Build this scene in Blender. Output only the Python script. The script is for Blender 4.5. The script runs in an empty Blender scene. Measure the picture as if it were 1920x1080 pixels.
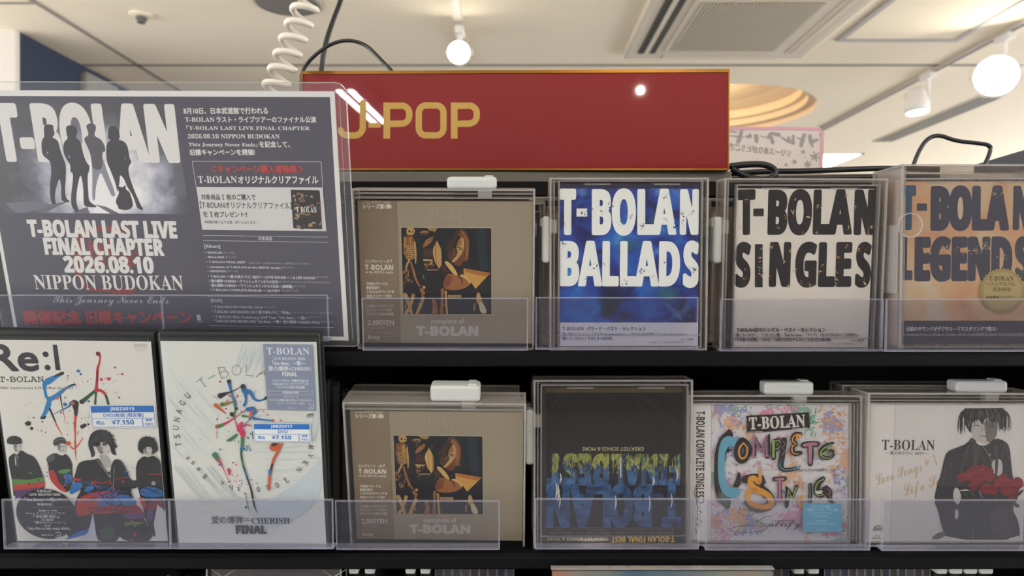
import bpy, bmesh, math, random
from mathutils import Vector, Matrix
from mathutils.geometry import tessellate_polygon

# ------------------------------------------------------------------ camera, world, lights, exposure
SC = bpy.context.scene
ZC = 1.45                       # eye height of the camera above the floor
F = 1331.0                      # focal length in pixels of the 1920 px wide frame
HY = 550.0                      # row of the horizon
CEIL = 1.15                     # ceiling above the camera
R = math.radians
random.seed(7)

def link(o):
    SC.collection.objects.link(o); return o

cd = bpy.data.cameras.new('camera'); cam = link(bpy.data.objects.new('camera', cd))
cd.sensor_width = 36; cd.lens = 36 * F / 1920; cd.shift_y = (HY - 540) / 1920
cam.location = (0, 0, ZC); cam.rotation_euler = (R(90), 0, 0)
cd.clip_start = .01; cd.clip_end = 60
cd.dof.use_dof = True; cd.dof.focus_distance = .62; cd.dof.aperture_fstop = 8.0
SC.camera = cam
SC.view_settings.view_transform = 'Standard'; SC.view_settings.look = 'None'
SC.view_settings.gamma = 1; SC.view_settings.use_curve_mapping = False
SC.view_settings.exposure = 1.18
SC.cycles.transparent_max_bounces = 64
SC.cycles.max_bounces = 10
W = bpy.data.worlds.new('world'); SC.world = W; W.use_nodes = True
W.node_tree.nodes['Background'].inputs[0].default_value = (.96, .97, 1, 1)
W.node_tree.nodes['Background'].inputs[1].default_value = 2.4

def area_light(name, loc, rot, sx, sy, power, col):
    l = bpy.data.lights.new(name, 'AREA'); l.shape = 'RECTANGLE'; l.size = sx; l.size_y = sy
    l.energy = power; l.color = col
    o = link(bpy.data.objects.new(name, l)); o.location = (loc[0], loc[1], loc[2] + ZC); o.rotation_euler = rot
    return o
def spot_light(name, loc, target, power, col, angle=60, radius=.04):
    l = bpy.data.lights.new(name, 'SPOT'); l.energy = power; l.color = col
    l.spot_size = R(angle); l.spot_blend = .6; l.shadow_soft_size = radius
    o = link(bpy.data.objects.new(name, l)); o.location = (loc[0], loc[1], loc[2] + ZC)
    d = Vector(target) - Vector(loc); o.rotation_euler = d.to_track_quat('-Z', 'Y').to_euler()
    return o
WARM = (1, .86, .68); NEUT = (.97, .99, 1)
# twin-tube ceiling fixtures over the aisle behind the camera
for k, (x, y, p) in enumerate([(-1.155, -2.66, 5), (-1.09, -2.66, 5), (1.6, -1.6, 5.5), (1.69, -1.6, 5.5), (-2.2, -.9, 5)]):
    area_light('tube_light', (x, y, CEIL - .05), (0, 0, 0), .030, .75, p, NEUT)
area_light('added_fill_light', (-.25, -.45, CEIL - .035), (R(14), 0, 0), 1.2, .25, 3.6, NEUT)  # fill light added out of view to brighten the shelf fronts
# track spots: the two in view shine towards the shelf, one over the camera lights the sign
spot_light('track_spot_light', (-.215, 2.9, 1.0), (-.1, .7, .1), 9, WARM, 70)
spot_light('track_spot_light', (2.12, 3.1, .93), (.5, .7, .1), 26, WARM, 75)
spot_light('track_spot_light', (.45, -2.15, CEIL - .12), (.1, .65, 0), 16, WARM, 60, .012)
l = bpy.data.lights.new('recess_light', 'POINT'); l.energy = 4.5; l.color = (1, .72, .44); l.shadow_soft_size = .1
o = link(bpy.data.objects.new('recess_light', l)); o.location = (1.18, 4.55, ZC + CEIL + .10)

# ------------------------------------------------------------------ helpers
def lin(c):
    c = c / 255.0
    return c / 12.92 if c <= .04045 else ((c + .055) / 1.055) ** 2.4
def rgb(*c): return tuple(lin(v) for v in c[:3])
def mixc(a, b, t): return tuple(a[i] * (1 - t) + b[i] * t for i in range(3))

MATS = {}
def nodes(name):
    m = bpy.data.materials.new(name); m.use_nodes = True; n = m.node_tree
    n.nodes.clear(); MATS[name] = m
    out = n.nodes.new('ShaderNodeOutputMaterial')
    return m, n, out
def N(n, kind, **kw):
    x = n.nodes.new(kind)
    for k, v in kw.items():
        if k.startswith('i_'): x.inputs[k[2:].replace('_', ' ')].default_value = v
        else: setattr(x, k, v)
    return x
def solid(name, col, rough=.5, metal=0, spec=.5, bump=0, bscale=400, vary=0, emit=0, coat=0):
    m, n, out = nodes(name)
    b = N(n, 'ShaderNodeBsdfPrincipled'); b.inputs['Base Color'].default_value = (*col, 1)
    b.inputs['Roughness'].default_value = rough; b.inputs['Metallic'].default_value = metal
    b.inputs['Specular IOR Level'].default_value = spec; b.inputs['Coat Weight'].default_value = coat
    if emit:
        b.inputs['Emission Color'].default_value = (*col, 1); b.inputs['Emission Strength'].default_value = emit
    if bump or vary:
        tc = N(n, 'ShaderNodeTexCoord'); nz = N(n, 'ShaderNodeTexNoise'); nz.inputs['Scale'].default_value = bscale
        n.links.new(tc.outputs['Object'], nz.inputs['Vector'])
        if bump:
            bp = N(n, 'ShaderNodeBump'); bp.inputs['Strength'].default_value = bump; bp.inputs['Distance'].default_value = .002
            n.links.new(nz.outputs[0], bp.inputs['Height']); n.links.new(bp.outputs[0], b.inputs['Normal'])
        if vary:
            mx = N(n, 'ShaderNodeMix', data_type='RGBA'); mx.inputs[6].default_value = (*[c * (1 - vary) for c in col], 1)
            mx.inputs[7].default_value = (*[min(1, c * (1 + vary)) for c in col], 1)
            n.links.new(nz.outputs[0], mx.inputs[0]); n.links.new(mx.outputs[2], b.inputs['Base Color'])
    n.links.new(b.outputs[0], out.inputs[0]); return m
def ink(name, rough=.4, spec=.4):
    """printed sheet: colour from the mesh's own ink attribute"""
    m, n, out = nodes(name)
    b = N(n, 'ShaderNodeBsdfPrincipled'); b.inputs['Roughness'].default_value = rough; b.inputs['Specular IOR Level'].default_value = spec
    a = N(n, 'ShaderNodeVertexColor', layer_name='ink'); n.links.new(a.outputs[0], b.inputs['Base Color'])
    n.links.new(b.outputs[0], out.inputs[0]); return m
def clear(name, tint=(1, 1, 1), gloss=1.0, rough=.03, haze=.0, hazecol=(.8, .8, .85), bump=0, bscale=60):
    """thin clear plastic: transparent with a Fresnel gloss and a haze colour for frosting or painted-in light"""
    m, n, out = nodes(name)
    t = N(n, 'ShaderNodeBsdfTransparent'); t.inputs[0].default_value = (*tint, 1)
    g = N(n, 'ShaderNodeBsdfGlossy'); g.inputs['Roughness'].default_value = rough
    fr = N(n, 'ShaderNodeFresnel'); ge = N(n, 'ShaderNodeNewGeometry'); io = N(n, 'ShaderNodeMath', operation='MULTIPLY_ADD')
    io.inputs[1].default_value = -.83333; io.inputs[2].default_value = 1.5      # a thin sheet reflects alike from both sides
    n.links.new(ge.outputs['Backfacing'], io.inputs[0]); n.links.new(io.outputs[0], fr.inputs[0])
    mu = N(n, 'ShaderNodeMath', operation='MULTIPLY'); mu.inputs[1].default_value = gloss
    n.links.new(fr.outputs[0], mu.inputs[0])
    if bump:
        tc = N(n, 'ShaderNodeTexCoord'); nz = N(n, 'ShaderNodeTexNoise'); nz.inputs['Scale'].default_value = bscale; nz.inputs['Detail'].default_value = 3
        mp = N(n, 'ShaderNodeMapping'); mp.inputs['Scale'].default_value = (1, .35, 1); mp.inputs['Rotation'].default_value = (0, 0, .5)
        bp = N(n, 'ShaderNodeBump'); bp.inputs['Strength'].default_value = bump; bp.inputs['Distance'].default_value = .004
        n.links.new(tc.outputs['Object'], mp.inputs[0]); n.links.new(mp.outputs[0], nz.inputs['Vector']); n.links.new(nz.outputs[0], bp.inputs['Height'])
        n.links.new(bp.outputs[0], g.inputs['Normal']); n.links.new(bp.outputs[0], fr.inputs['Normal'])
    x = N(n, 'ShaderNodeMixShader'); n.links.new(mu.outputs[0], x.inputs[0]); n.links.new(t.outputs[0], x.inputs[1]); n.links.new(g.outputs[0], x.inputs[2])
    last = x
    if haze:
        d = N(n, 'ShaderNodeBsdfDiffuse'); d.inputs[0].default_value = (*hazecol, 1)
        y = N(n, 'ShaderNodeMixShader'); y.inputs[0].default_value = haze
        n.links.new(x.outputs[0], y.inputs[1]); n.links.new(d.outputs[0], y.inputs[2]); last = y
    n.links.new(last.outputs[0], out.inputs[0]); return m
def noisy(name, stops, scale, detail=4, rough=.4, stretch=(1, 1, 1), rot=0, dist=0, kind='noise', spec=.4):
    """printed artwork whose colours wander: noise through a colour ramp, in the sheet's own coordinates"""
    m, n, out = nodes(name)
    b = N(n, 'ShaderNodeBsdfPrincipled'); b.inputs['Roughness'].default_value = rough; b.inputs['Specular IOR Level'].default_value = spec
    tc = N(n, 'ShaderNodeTexCoord'); mp = N(n, 'ShaderNodeMapping'); mp.inputs['Scale'].default_value = stretch; mp.inputs['Rotation'].default_value = (0, 0, rot)
    nz = N(n, 'ShaderNodeTexNoise'); nz.inputs['Scale'].default_value = scale; nz.inputs['Detail'].default_value = detail; nz.inputs['Distortion'].default_value = dist
    cr = N(n, 'ShaderNodeValToRGB'); el = cr.color_ramp.elements
    while len(el) < len(stops): el.new(.5)
    for e, (p, c) in zip(el, stops): e.position = p; e.color = (*c, 1)
    n.links.new(tc.outputs['Object'], mp.inputs[0]); n.links.new(mp.outputs[0], nz.inputs['Vector'])
    n.links.new(nz.outputs[0], cr.inputs[0]); n.links.new(cr.outputs[0], b.inputs['Base Color']); n.links.new(b.outputs[0], out.inputs[0])
    return m

INK = ink('printed_paper', .38, .35)
INKG = ink('printed_card', .6, .25)
PANE = clear('clear_plastic', (.985, .98, .975), .5, .04, .004)
FILM = clear('shrink_film', (.985, .985, .985), .5, .10, .0, bump=.25, bscale=40)
WRAP = clear('loose_wrap_film', (.985, .985, .985), .9, .09)
LAMI = clear('laminate_film', (.98, .98, .985), .6, .05, .04, (.8, .82, .9))
EDGE = clear('clear_plastic_edge', (.86, .85, .84), 2.4, .12, .20, (.88, .84, .80))  # whitish haze paints in the light caught along the edges
ACRY = clear('acrylic_sheet', (.895, .895, .925), .8, .05, .015, (.66, .66, .78))  # bluish haze colour stands in for the reflected bright surroundings
ACRE = clear('acrylic_edge', (.84, .84, .9), 1.6, .1, .14, (.78, .78, .88))
SIDE = clear('clear_plastic_side', (.9, .88, .86), .6, .15, .10, (.86, .80, .76))  # pale haze colour stands in for light bouncing inside the plastic
LOCK = solid('white_lock_plastic', rgb(190, 192, 188), .38, bump=.03, bscale=900)
LOCKT = clear('frosted_lock_plastic', (.72, .72, .72), 1.6, .2, .42, (.85, .85, .86))
BLACK = solid('black_shelf_paint', rgb(11, 11, 13), .55, spec=.12, bump=.03, bscale=900)
BCASE = solid('black_case_plastic', rgb(30, 32, 32), .34, spec=.5, bump=.05, bscale=220)
DARKIN = solid('dark_inlay_card', rgb(52, 50, 50), .6)
BEIGEIN = noisy('brightened_inlay_card', [(.3, rgb(170, 146, 132)), (.55, rgb(226, 208, 196)), (.8, rgb(140, 124, 118))], 30, 2, .6, (6, .3, 1))  # beige lightened to stand in for light passing through the cases
CABLE = solid('black_rubber', rgb(30, 31, 34), .35, spec=.5)
CORD = solid('ivory_plastic', rgb(222, 214, 200), .35)

FLIP = Matrix(((1, 0, 0), (0, 0, -1), (0, 1, 0)))
class Pose:
    """frame of a flat upright thing: x right, y up the face, z out of the face; origin at the middle of the foot"""
    def __init__(s, c, lean, yaw, roll, w, h):
        t, ps, ro = R(lean), R(yaw), R(roll)
        u = Vector((1, 0, 0)); v = Vector((0, -math.sin(t), math.cos(t)))
        u2 = u * math.cos(ro) + v * math.sin(ro); v2 = v * math.cos(ro) - u * math.sin(ro)
        Z = Matrix.Rotation(ps, 3, 'Z'); s.u = Z @ u2; s.v = Z @ v2; s.n = s.u.cross(s.v)
        s.w, s.h = w, h
        s.o = Vector(c) - s.v * (h / 2)
    def matrix(s):
        m = Matrix((s.u, s.v, s.n)).transposed().to_4x4(); m.translation = s.o + Vector((0, 0, ZC)); return m
    def loc(s, px, py, z=0.0):
        """where the sight line of a photo point meets the face plane, in the face's own metres"""
        d = Vector(((px - 960) / F, 1, (HY - py) / F))
        o = s.o + s.n * z
        p = d * (o.dot(s.n) / d.dot(s.n)) - s.o
        return p.dot(s.u), p.dot(s.v)
def at(px, py, y): return Vector(((px - 960) / F * y, y, (HY - py) / F * y))

class MB:
    """collects shapes into one mesh"""
    def __init__(s): s.v = []; s.f = []; s.m = []; s.c = []
    def add(s, vs, fs, m=0, col=(.8, .8, .8)):
        b = len(s.v); s.v += [tuple(x) for x in vs]
        for f in fs: s.f.append([b + i for i in f]); s.m.append(m); s.c.append(col)
    def box(s, x0, x1, y0, y1, z0, z1, m=0, col=(.8, .8, .8), bev=0, seg=2):
        if bev:
            bm = bmesh.new(); bmesh.ops.create_cube(bm, size=1)
            for v in bm.verts: v.co = Vector(((x0 + x1) / 2 + v.co.x * (x1 - x0), (y0 + y1) / 2 + v.co.y * (y1 - y0), (z0 + z1) / 2 + v.co.z * (z1 - z0)))
            bmesh.ops.bevel(bm, geom=bm.edges[:], offset=bev, segments=seg, affect='EDGES', profile=.5)
            bm.verts.index_update(); s.add([v.co for v in bm.verts], [[v.index for v in f.verts] for f in bm.faces], m, col); bm.free(); return
        s.add([(x, y, z) for x in (x0, x1) for y in (y0, y1) for z in (z0, z1)],
              [(0, 1, 3, 2), (4, 6, 7, 5), (0, 4, 5, 1), (2, 3, 7, 6), (0, 2, 6, 4), (1, 5, 7, 3)], m, col)
    def tube(s, pts, r, m=0, n=8, flat=1.0, col=(.8, .8, .8), cap=True):
        pts = [Vector(p) for p in pts]; rings = []; up = Vector((.02, .03, 1))
        b = len(s.v); k = len(pts)
        for i, p in enumerate(pts):
            t = (pts[min(i + 1, k - 1)] - pts[max(i - 1, 0)]).normalized()
            a = t.cross(up)
            if a.length < .05: a = t.cross(Vector((1, 0, 0)))
            a.normalize(); c = a.cross(t)
            rr = r[i] if isinstance(r, (list, tuple)) else r
            for j in range(n):
                th = 2 * math.pi * j / n; s.v.append(tuple(p + a * (rr * flat * math.cos(th)) + c * (rr * math.sin(th))))
        for i in range(k - 1):
            for j in range(n):
                s.f.append([b + i * n + j, b + i * n + (j + 1) % n, b + (i + 1) * n + (j + 1) % n, b + (i + 1) * n + j]); s.m.append(m); s.c.append(col)
        if cap:
            s.f.append([b + j for j in range(n)][::-1]); s.m.append(m); s.c.append(col)
            s.f.append([b + (k - 1) * n + j for j in range(n)]); s.m.append(m); s.c.append(col)
    def lathe(s, prof, o, ax=(0, 0, 1), n=24, m=0, col=(.8, .8, .8)):
        ax = Vector(ax).normalized(); a = ax.orthogonal().normalized(); c = ax.cross(a); o = Vector(o); b = len(s.v)
        for r, h in prof:
            for j in range(n):
                th = 2 * math.pi * j / n; s.v.append(tuple(o + ax * h + (a * math.cos(th) + c * math.sin(th)) * max(r, 1e-5)))
        for i in range(len(prof) - 1):
            for j in range(n):
                s.f.append([b + i * n + j, b + i * n + (j + 1) % n, b + (i + 1) * n + (j + 1) % n, b + (i + 1) * n + j]); s.m.append(m); s.c.append(col)
    def frame(s, x0, x1, y0, y1, z0, z1, t, m=0):
        """bars along the twelve edges of a box"""
        for y in (y0, y1 - t):
            for z in (z0, z1 - t): s.box(x0, x1, y, y + t, z, z + t, m)
        for x in (x0, x1 - t):
            for z in (z0, z1 - t): s.box(x, x + t, y0 + t, y1 - t, z, z + t, m)
            for y in (y0, y1 - t): s.box(x, x + t, y, y + t, z0 + t, z1 - t, m)
    def build(s, name, mats, parent=None, smooth=False, loc=None):
        me = bpy.data.meshes.new(name); me.from_pydata(s.v, [], s.f)
        for m in (mats if isinstance(mats, (list, tuple)) else [mats]): me.materials.append(m)
        me.polygons.foreach_set('material_index', s.m)
        at_ = me.color_attributes.new('ink', 'FLOAT_COLOR', 'CORNER')
        flat = []
        for f, c in zip(s.f, s.c): flat += [*c, 1.0] * len(f)
        at_.data.foreach_set('color', flat)
        if smooth: me.polygons.foreach_set('use_smooth', [True] * len(s.f))
        me.update()
        o = link(bpy.data.objects.new(name, me))
        if parent: o.parent = parent
        if loc: o.location = loc
        return o

# lettering: outlines of the built-in typeface and its mathematical alphabets
ALPH = {'serif': (0x1d400, 0x1d41a, 0x1d7ce), 'bold': (0x1d5d4, 0x1d5ee, 0x1d7ec), 'script': (0x1d4d0, 0x1d4ea, None), 'mono': (0x1d670, 0x1d68a, 0x1d7f6),
        'ital': (0x1d434, 0x1d44e, None)}
GC = {}
_tc = bpy.data.curves.new('lettering', 'FONT'); _tc.resolution_u = 3
_to = link(bpy.data.objects.new('lettering', _tc))
def glyphs(s, font):
    if (s, font) in GC: return GC[(s, font)]
    body = s
    if font in ALPH:
        U, L, D = ALPH[font]; body = ''
        for ch in s:
            if 'A' <= ch <= 'Z': body += chr(U + ord(ch) - 65)
            elif 'a' <= ch <= 'z': body += 'ℎ' if font == 'ital' and ch == 'h' else chr(L + ord(ch) - 97)
            elif '0' <= ch <= '9' and D: body += chr(D + ord(ch) - 48)
            else: body += ch
    _tc.body = body
    dg = bpy.context.evaluated_depsgraph_get(); dg.update()
    me = bpy.data.meshes.new_from_object(_to.evaluated_get(dg))
    vs = [v.co.to_2d() for v in me.vertices]; fs = [tuple(p.vertices) for p in me.polygons]
    bpy.data.meshes.remove(me)
    cnt = {}
    for f in fs:
        for i in range(len(f)):
            e = (f[i], f[(i + 1) % len(f)]); k = (min(e), max(e)); cnt[k] = cnt.get(k, 0) + 1
    bd = [e for e, c in cnt.items() if c == 1]
    x0 = min(v.x for v in vs); x1 = max(v.x for v in vs)
    cjk = any(ord(ch) > 0x2e00 and ord(ch) < 0x1d000 for ch in s)
    yo, ys = (-.08, .86) if cjk else (0, .69 if font not in ALPH else .675)
    vs = [((v.x - x0) / (x1 - x0), (v.y - yo) / ys) for v in vs]
    GC[(s, font)] = (vs, fs, bd); return GC[(s, font)]

class Art:
    """flat print on the face of a Pose, drawn with points measured on the photograph"""
    def __init__(s, pose, z=0.0, k=1.0, mb=None):
        s.p = pose; s.z = z; s.k = k; s.mb = mb or MB(); s.t = (0, 0, 1.0); s.step = 2e-6; s.cw, s.ch = pose.w / 2, pose.h
    def zoom(s, ox, oy, sc): s.t = (ox, oy, sc); return s
    def L(s, x, y):
        return s.p.loc(s.t[0] + x / s.t[2], s.t[1] + y / s.t[2], s.z)
    def up(s): s.z += s.step
    def C(s, c): return tuple(min(.9, lin(v) * s.k) for v in c)
    def raw(s, pts, fs, col, m=0):
        if s.cw: pts = [(max(-s.cw, min(s.cw, x)), max(0, min(s.ch, y))) for x, y in pts]
        s.mb.add([(x, y, s.z) for x, y in pts], fs, m, s.C(col))
    def poly(s, pts, col, m=0, smooth=0):
        s.up()
        if smooth: pts = chaikin(pts, smooth)
        P = [s.L(*q) for q in pts]
        tri = tessellate_polygon([[Vector((a, b, 0)) for a, b in P]])
        s.raw(P, [f if ((P[f[1]][0]-P[f[0]][0])*(P[f[2]][1]-P[f[0]][1])-(P[f[1]][1]-P[f[0]][1])*(P[f[2]][0]-P[f[0]][0])) > 0 else f[::-1] for f in tri], col, m)
    def local_rect(s, x0, y0, x1, y1, col, m=0):
        s.up(); s.raw([(x0, y0), (x1, y0), (x1, y1), (x0, y1)], [(0, 1, 2, 3)], col, m)
    def rect(s, x0, y0, x1, y1, col, m=0):
        a = s.L(x0, y1); b = s.L(x1, y1); c = s.L(x1, y0); d = s.L(x0, y0)
        s.up(); s.raw([a, b, c, d], [(0, 1, 2, 3)], col, m)
    def dot(s, x, y, r, col, n=12, m=0, wob=0, asp=1.0):
        s.up(); c = s.L(x, y); e = s.L(x + r, y); rr = e[0] - c[0]
        P = []
        for j in range(n):
            q = rr * (1 + random.uniform(-wob, wob)); P.append((c[0] + q * math.cos(6.2832 * j / n), c[1] + q * asp * math.sin(6.2832 * j / n)))
        s.raw(P, [list(range(n))], col, m)
    def stroke(s, pts, col, m=0, smooth=1, w=None, wob=0):
        """brush line through (x, y, width) points with round ends"""
        s.up(); s.up()
        pts = [(*p, w) if len(p) == 2 else p for p in pts]
        if smooth: pts = chaikin(pts, smooth, False)
        Q = []
        for x, y, ww in pts:
            a = s.L(x, y); b = s.L(x + ww / 2, y); Q.append((a[0], a[1], abs(b[0] - a[0]) * (1 + random.uniform(-wob, wob))))
        Lf = []; Rt = []
        for i, (x, y, r) in enumerate(Q):
            a = Q[max(0, i - 1)]; b = Q[min(len(Q) - 1, i + 1)]; dx, dy = b[0] - a[0], b[1] - a[1]; l = math.hypot(dx, dy) or 1e-9
            nx, ny = -dy / l * r, dx / l * r; Lf.append((x + nx, y + ny)); Rt.append((x - nx, y - ny))
        k = len(Q); s.raw(Lf + Rt, [(i + k, i + k + 1, i + 1, i) for i in range(k - 1)], col, m)
        s.z -= s.step
        for (x, y, r) in (Q[0], Q[-1]):
            s.raw([(x + r * math.cos(.7854 * j), y + r * math.sin(.7854 * j)) for j in range(8)], [list(range(8))], col, m)
        s.z += s.step
    def text(s, st, x0, y0, x1, y1, h, col, font='sans', grow=0, m=0, mirror=False, colf=None):
        """lettering from the left end (x0,y0) to the right end (x1,y1) of its base line, capitals h tall"""
        s.up(); vs, fs, bd = glyphs(st, font)
        if grow: s.up(); s.up()
        a = Vector(s.L(x0, y0)); b = Vector(s.L(x1, y1)); e = b - a; n = Vector((-e.y, e.x)).normalized()
        if mirror: n = -n
        mx, my = (x0 + x1) / 2, (y0 + y1) / 2
        hh = (Vector(s.L(mx, my - h)) - Vector(s.L(mx, my))).length if abs(x1 - x0) > abs(y1 - y0) else (Vector(s.L(mx + h, my)) - Vector(s.L(mx, my))).length
        P = [tuple(a + e * u + n * (hh * v)) for u, v in vs]
        if mirror: fs = [f[::-1] for f in fs]
        if not grow: s.raw(P, fs, col, m)
        else:
            z_ = s.z; s.z = z_ = z_ + 14e-6
            g = abs(s.L(mx + grow, my)[0] - s.L(mx, my)[0]); used = set()
            for k, (i, j) in enumerate(bd):
                p, q = P[i], P[j]; dx, dy = q[0] - p[0], q[1] - p[1]; l = math.hypot(dx, dy)
                if l < 1e-9: continue
                nx, ny = -dy / l * g, dx / l * g; s.z = z_ - 1e-6 * (1 + k % 7)      # each strip a hair under its neighbour
                s.raw([(p[0] + nx, p[1] + ny), (p[0] - nx, p[1] - ny), (q[0] - nx, q[1] - ny), (q[0] + nx, q[1] + ny)], [(0, 1, 2, 3)], col, m)
                for t in (i, j):
                    if t not in used:
                        used.add(t); p = P[t]; s.z = z_ - 1e-6 * (8 + len(used) % 6); s.raw([(p[0] + g * math.cos(.7854 * r), p[1] + g * math.sin(.7854 * r)) for r in range(8)], [list(range(8))], col, m)
            s.z = z_
            s.raw(P, fs, col, m)
    def lines(s, x0, y0, x1, y1, w, col): s.stroke([(x0, y0), (x1, y1)], col, smooth=0, w=w)
    def spray(s, n, x0, y0, x1, y1, r0, r1, cols, wob=.25):
        for i in range(n): s.dot(random.uniform(x0, x1), random.uniform(y0, y1), random.uniform(r0, r1) * random.random() + r0, random.choice(cols), 7, 0, wob)
def chaikin(p, it, closed=True):
    for _ in range(it):
        q = []; k = len(p)
        if not closed: q.append(p[0])
        for i in range(k if closed else k - 1):
            a, b = p[i], p[(i + 1) % k]
            q.append(tuple(a[j] * .75 + b[j] * .25 for j in range(len(a)))); q.append(tuple(a[j] * .25 + b[j] * .75 for j in range(len(a))))
        if not closed: q.append(p[-1])
        p = q
    return p
def thing(name, label, cat, mat4=None, group=None):
    o = link(bpy.data.objects.new(name, None)); o.empty_display_size = .02
    if mat4 is not None: o.matrix_world = mat4
    o['label'] = label; o['category'] = cat
    if group: o['group'] = group
    return o
def tag(o, label, cat, group=None):
    o['label'] = label; o['category'] = cat
    if group: o['group'] = group
    return o
def struct(o): o['kind'] = 'structure'; return o
# ------------------------------------------------------------------ the shop room
CEILM = solid('ceiling_paint', rgb(246, 231, 206), .8, spec=.2, vary=.02, bscale=1.5)
SEAM = solid('ceiling_seam', rgb(150, 142, 132), .8)
WALLM = solid('wall_paint', rgb(222, 216, 206), .8, spec=.2)
NAVY = solid('navy_wall_panel', rgb(50, 58, 76), .6, spec=.3)
GREYP = solid('grey_pillar_paint', rgb(140, 138, 130), .7)
FLOORM = solid('floor_vinyl', rgb(140, 143, 147), .5, vary=.08, bscale=8)
WHITEM = solid('white_enamel', rgb(235, 230, 222), .4)
GRILLM = solid('grille_plastic', rgb(206, 194, 172), .5)
ACP = solid('air_conditioner_plastic', rgb(214, 202, 182), .5)
SLOTM = solid('dark_air_slot', rgb(70, 66, 62), .7)
GLOW = solid('lamp_glow', (1, .93, .8), emit=13)
GLOWN = solid('near_lamp_glow', (1, .95, .82), emit=22)
GLOWW = solid('daylight_panel_glow', (.95, 1, 1), emit=2.6)
GLOWD = solid('small_lamp_glow', (1, .95, .85), emit=5)
RECM = solid('recess_paint', rgb(226, 206, 176), .7, spec=.2)

def flat(name, poly, z, mat, holes=()):
    loops = [[Vector((x, y, 0)) for x, y in poly]] + [[Vector((x, y, 0)) for x, y in h] for h in holes]
    tri = tessellate_polygon(loops); allp = [p for l_ in loops for p in l_]
    mb = MB(); mb.add([(p.x, p.y, z + ZC) for p in allp], tri); return struct(mb.build(name, mat))
DX, DY, DR = 1.27, 4.52, .62
circ = [(DX + DR * math.cos(6.2832 * j / 64), DY + DR * math.sin(6.2832 * j / 64)) for j in range(64)]
flat('ceiling', [(-5, -5), (6.5, -5), (6.5, 9), (-5, 9)], CEIL, CEILM, [circ])
flat('floor', [(-5, -5), (6.5, -5), (6.5, 9), (-5, 9)], -ZC, FLOORM)
mb = MB(); mb.box(-5, 6.5, 8.98, 9.1, 0, ZC + CEIL); struct(mb.build('wall_back', WALLM))
mb = MB(); mb.box(-5, 6.5, -5.1, -4.98, 0, ZC + CEIL); struct(mb.build('wall_front', solid('dark_wall_paint', rgb(74, 70, 68), .8, vary=.5, bscale=2.2)))
mb = MB(); mb.box(-5, -2.17, 3.1, 3.13, 0, ZC + CEIL); struct(mb.build('wall_left', WALLM))
mb = MB(); mb.box(-2.20, -2.165, 3.13, 9, 0, ZC + CEIL); struct(mb.build('wall_left_side', NAVY))
mb = MB(); mb.box(-2.19, -2.13, 3.56, 3.86, 0, ZC + CEIL - .03, bev=.02); struct(mb.build('trim_1', GREYP))
def seam(n, x0, x1, y0, y1):
    mb = MB(); mb.box(x0, x1, y0, y1, ZC + CEIL - .004, ZC + CEIL + .004); struct(mb.build('trim_%d' % n, SEAM))
seam(2, -4.9, 6.4, 3.56, 3.585); seam(3, -1.89, -1.87, 1.0, 8.9); seam(4, -4.9, -1.89, 2.80, 2.815)
# round stepped ceiling recess
mb = MB(); prof = [(DR, 0), (DR, .03), (DR - .05, .035), (DR - .05, .075), (DR - .085, .08), (DR - .085, .13), (DR - .2, .17), (DR - .4, .2), (0, .21)]
mb.lathe(prof, (DX, DY, ZC + CEIL), n=64); o = struct(mb.build('ceiling_recess', RECM, smooth=False))
# ceiling cassette air conditioner
ac = thing('air_conditioner', 'beige four-way ceiling air conditioner with a square louvred grille', 'air conditioner', Matrix.Translation((.96, 3.0, ZC + CEIL)))
x0, x1, y0, y1 = -.43, .43, -.44, .40
mb = MB(); mb.box(x0, x1, y0, y1, -.03, .01, bev=.012); mb.build('panel', ACP, ac)
mb = MB(); mb.box(-.255, .27, -.30, .285, -.036, -.028); mb.build('grille_frame', ACP, ac)
mb = MB(); mb.box(-.23, .245, -.28, .262, -.0365, -.035, 0)
for i in range(34):
    x = -.228 + i * .0139; mb.box(x, x + .0075, -.278, .26, -.041, -.036, 1)
mb.build('grille', [SLOTM, GRILLM], ac)
for (a, b, c, d) in ((-.375, -.295, -.33, .31), (.31, .385, -.33, .31), (-.25, .26, .325, .38), (-.25, .26, -.41, -.35)):
    mb = MB(); mb.box(a, b, c, d, -.033, -.029, 0)
    if b - a < d - c: mb.box((a + b) / 2 - .010, (a + b) / 2 + .010, c, d, -.036, -.030, 1)
    else: mb.box(a, b, (c + d) / 2 - .008, (c + d) / 2 + .016, -.036, -.030, 1)
    mb.build('air_outlet', [SLOTM if a < -.3 else GRILLM, ACP], ac)
# ceiling hatch
ht = thing('ceiling_hatch', 'square ceiling access hatch with a grey metal rim', 'hatch', Matrix.Translation((1.745, 2.95, ZC + CEIL)))
mb = MB()
for (a, b, c, d) in ((-.25, .25, .25, .275), (-.25, .25, -.275, -.25), (-.275, -.25, -.275, .275), (.25, .275, -.275, .275)): mb.box(a, b, c, d, -.008, .002)
mb.build('rim', solid('hatch_rim_metal', rgb(172, 166, 164), .5), ht)
mb = MB(); mb.box(-.25, .25, -.25, .25, -.003, .002); mb.build('lid', CEILM, ht)
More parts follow.
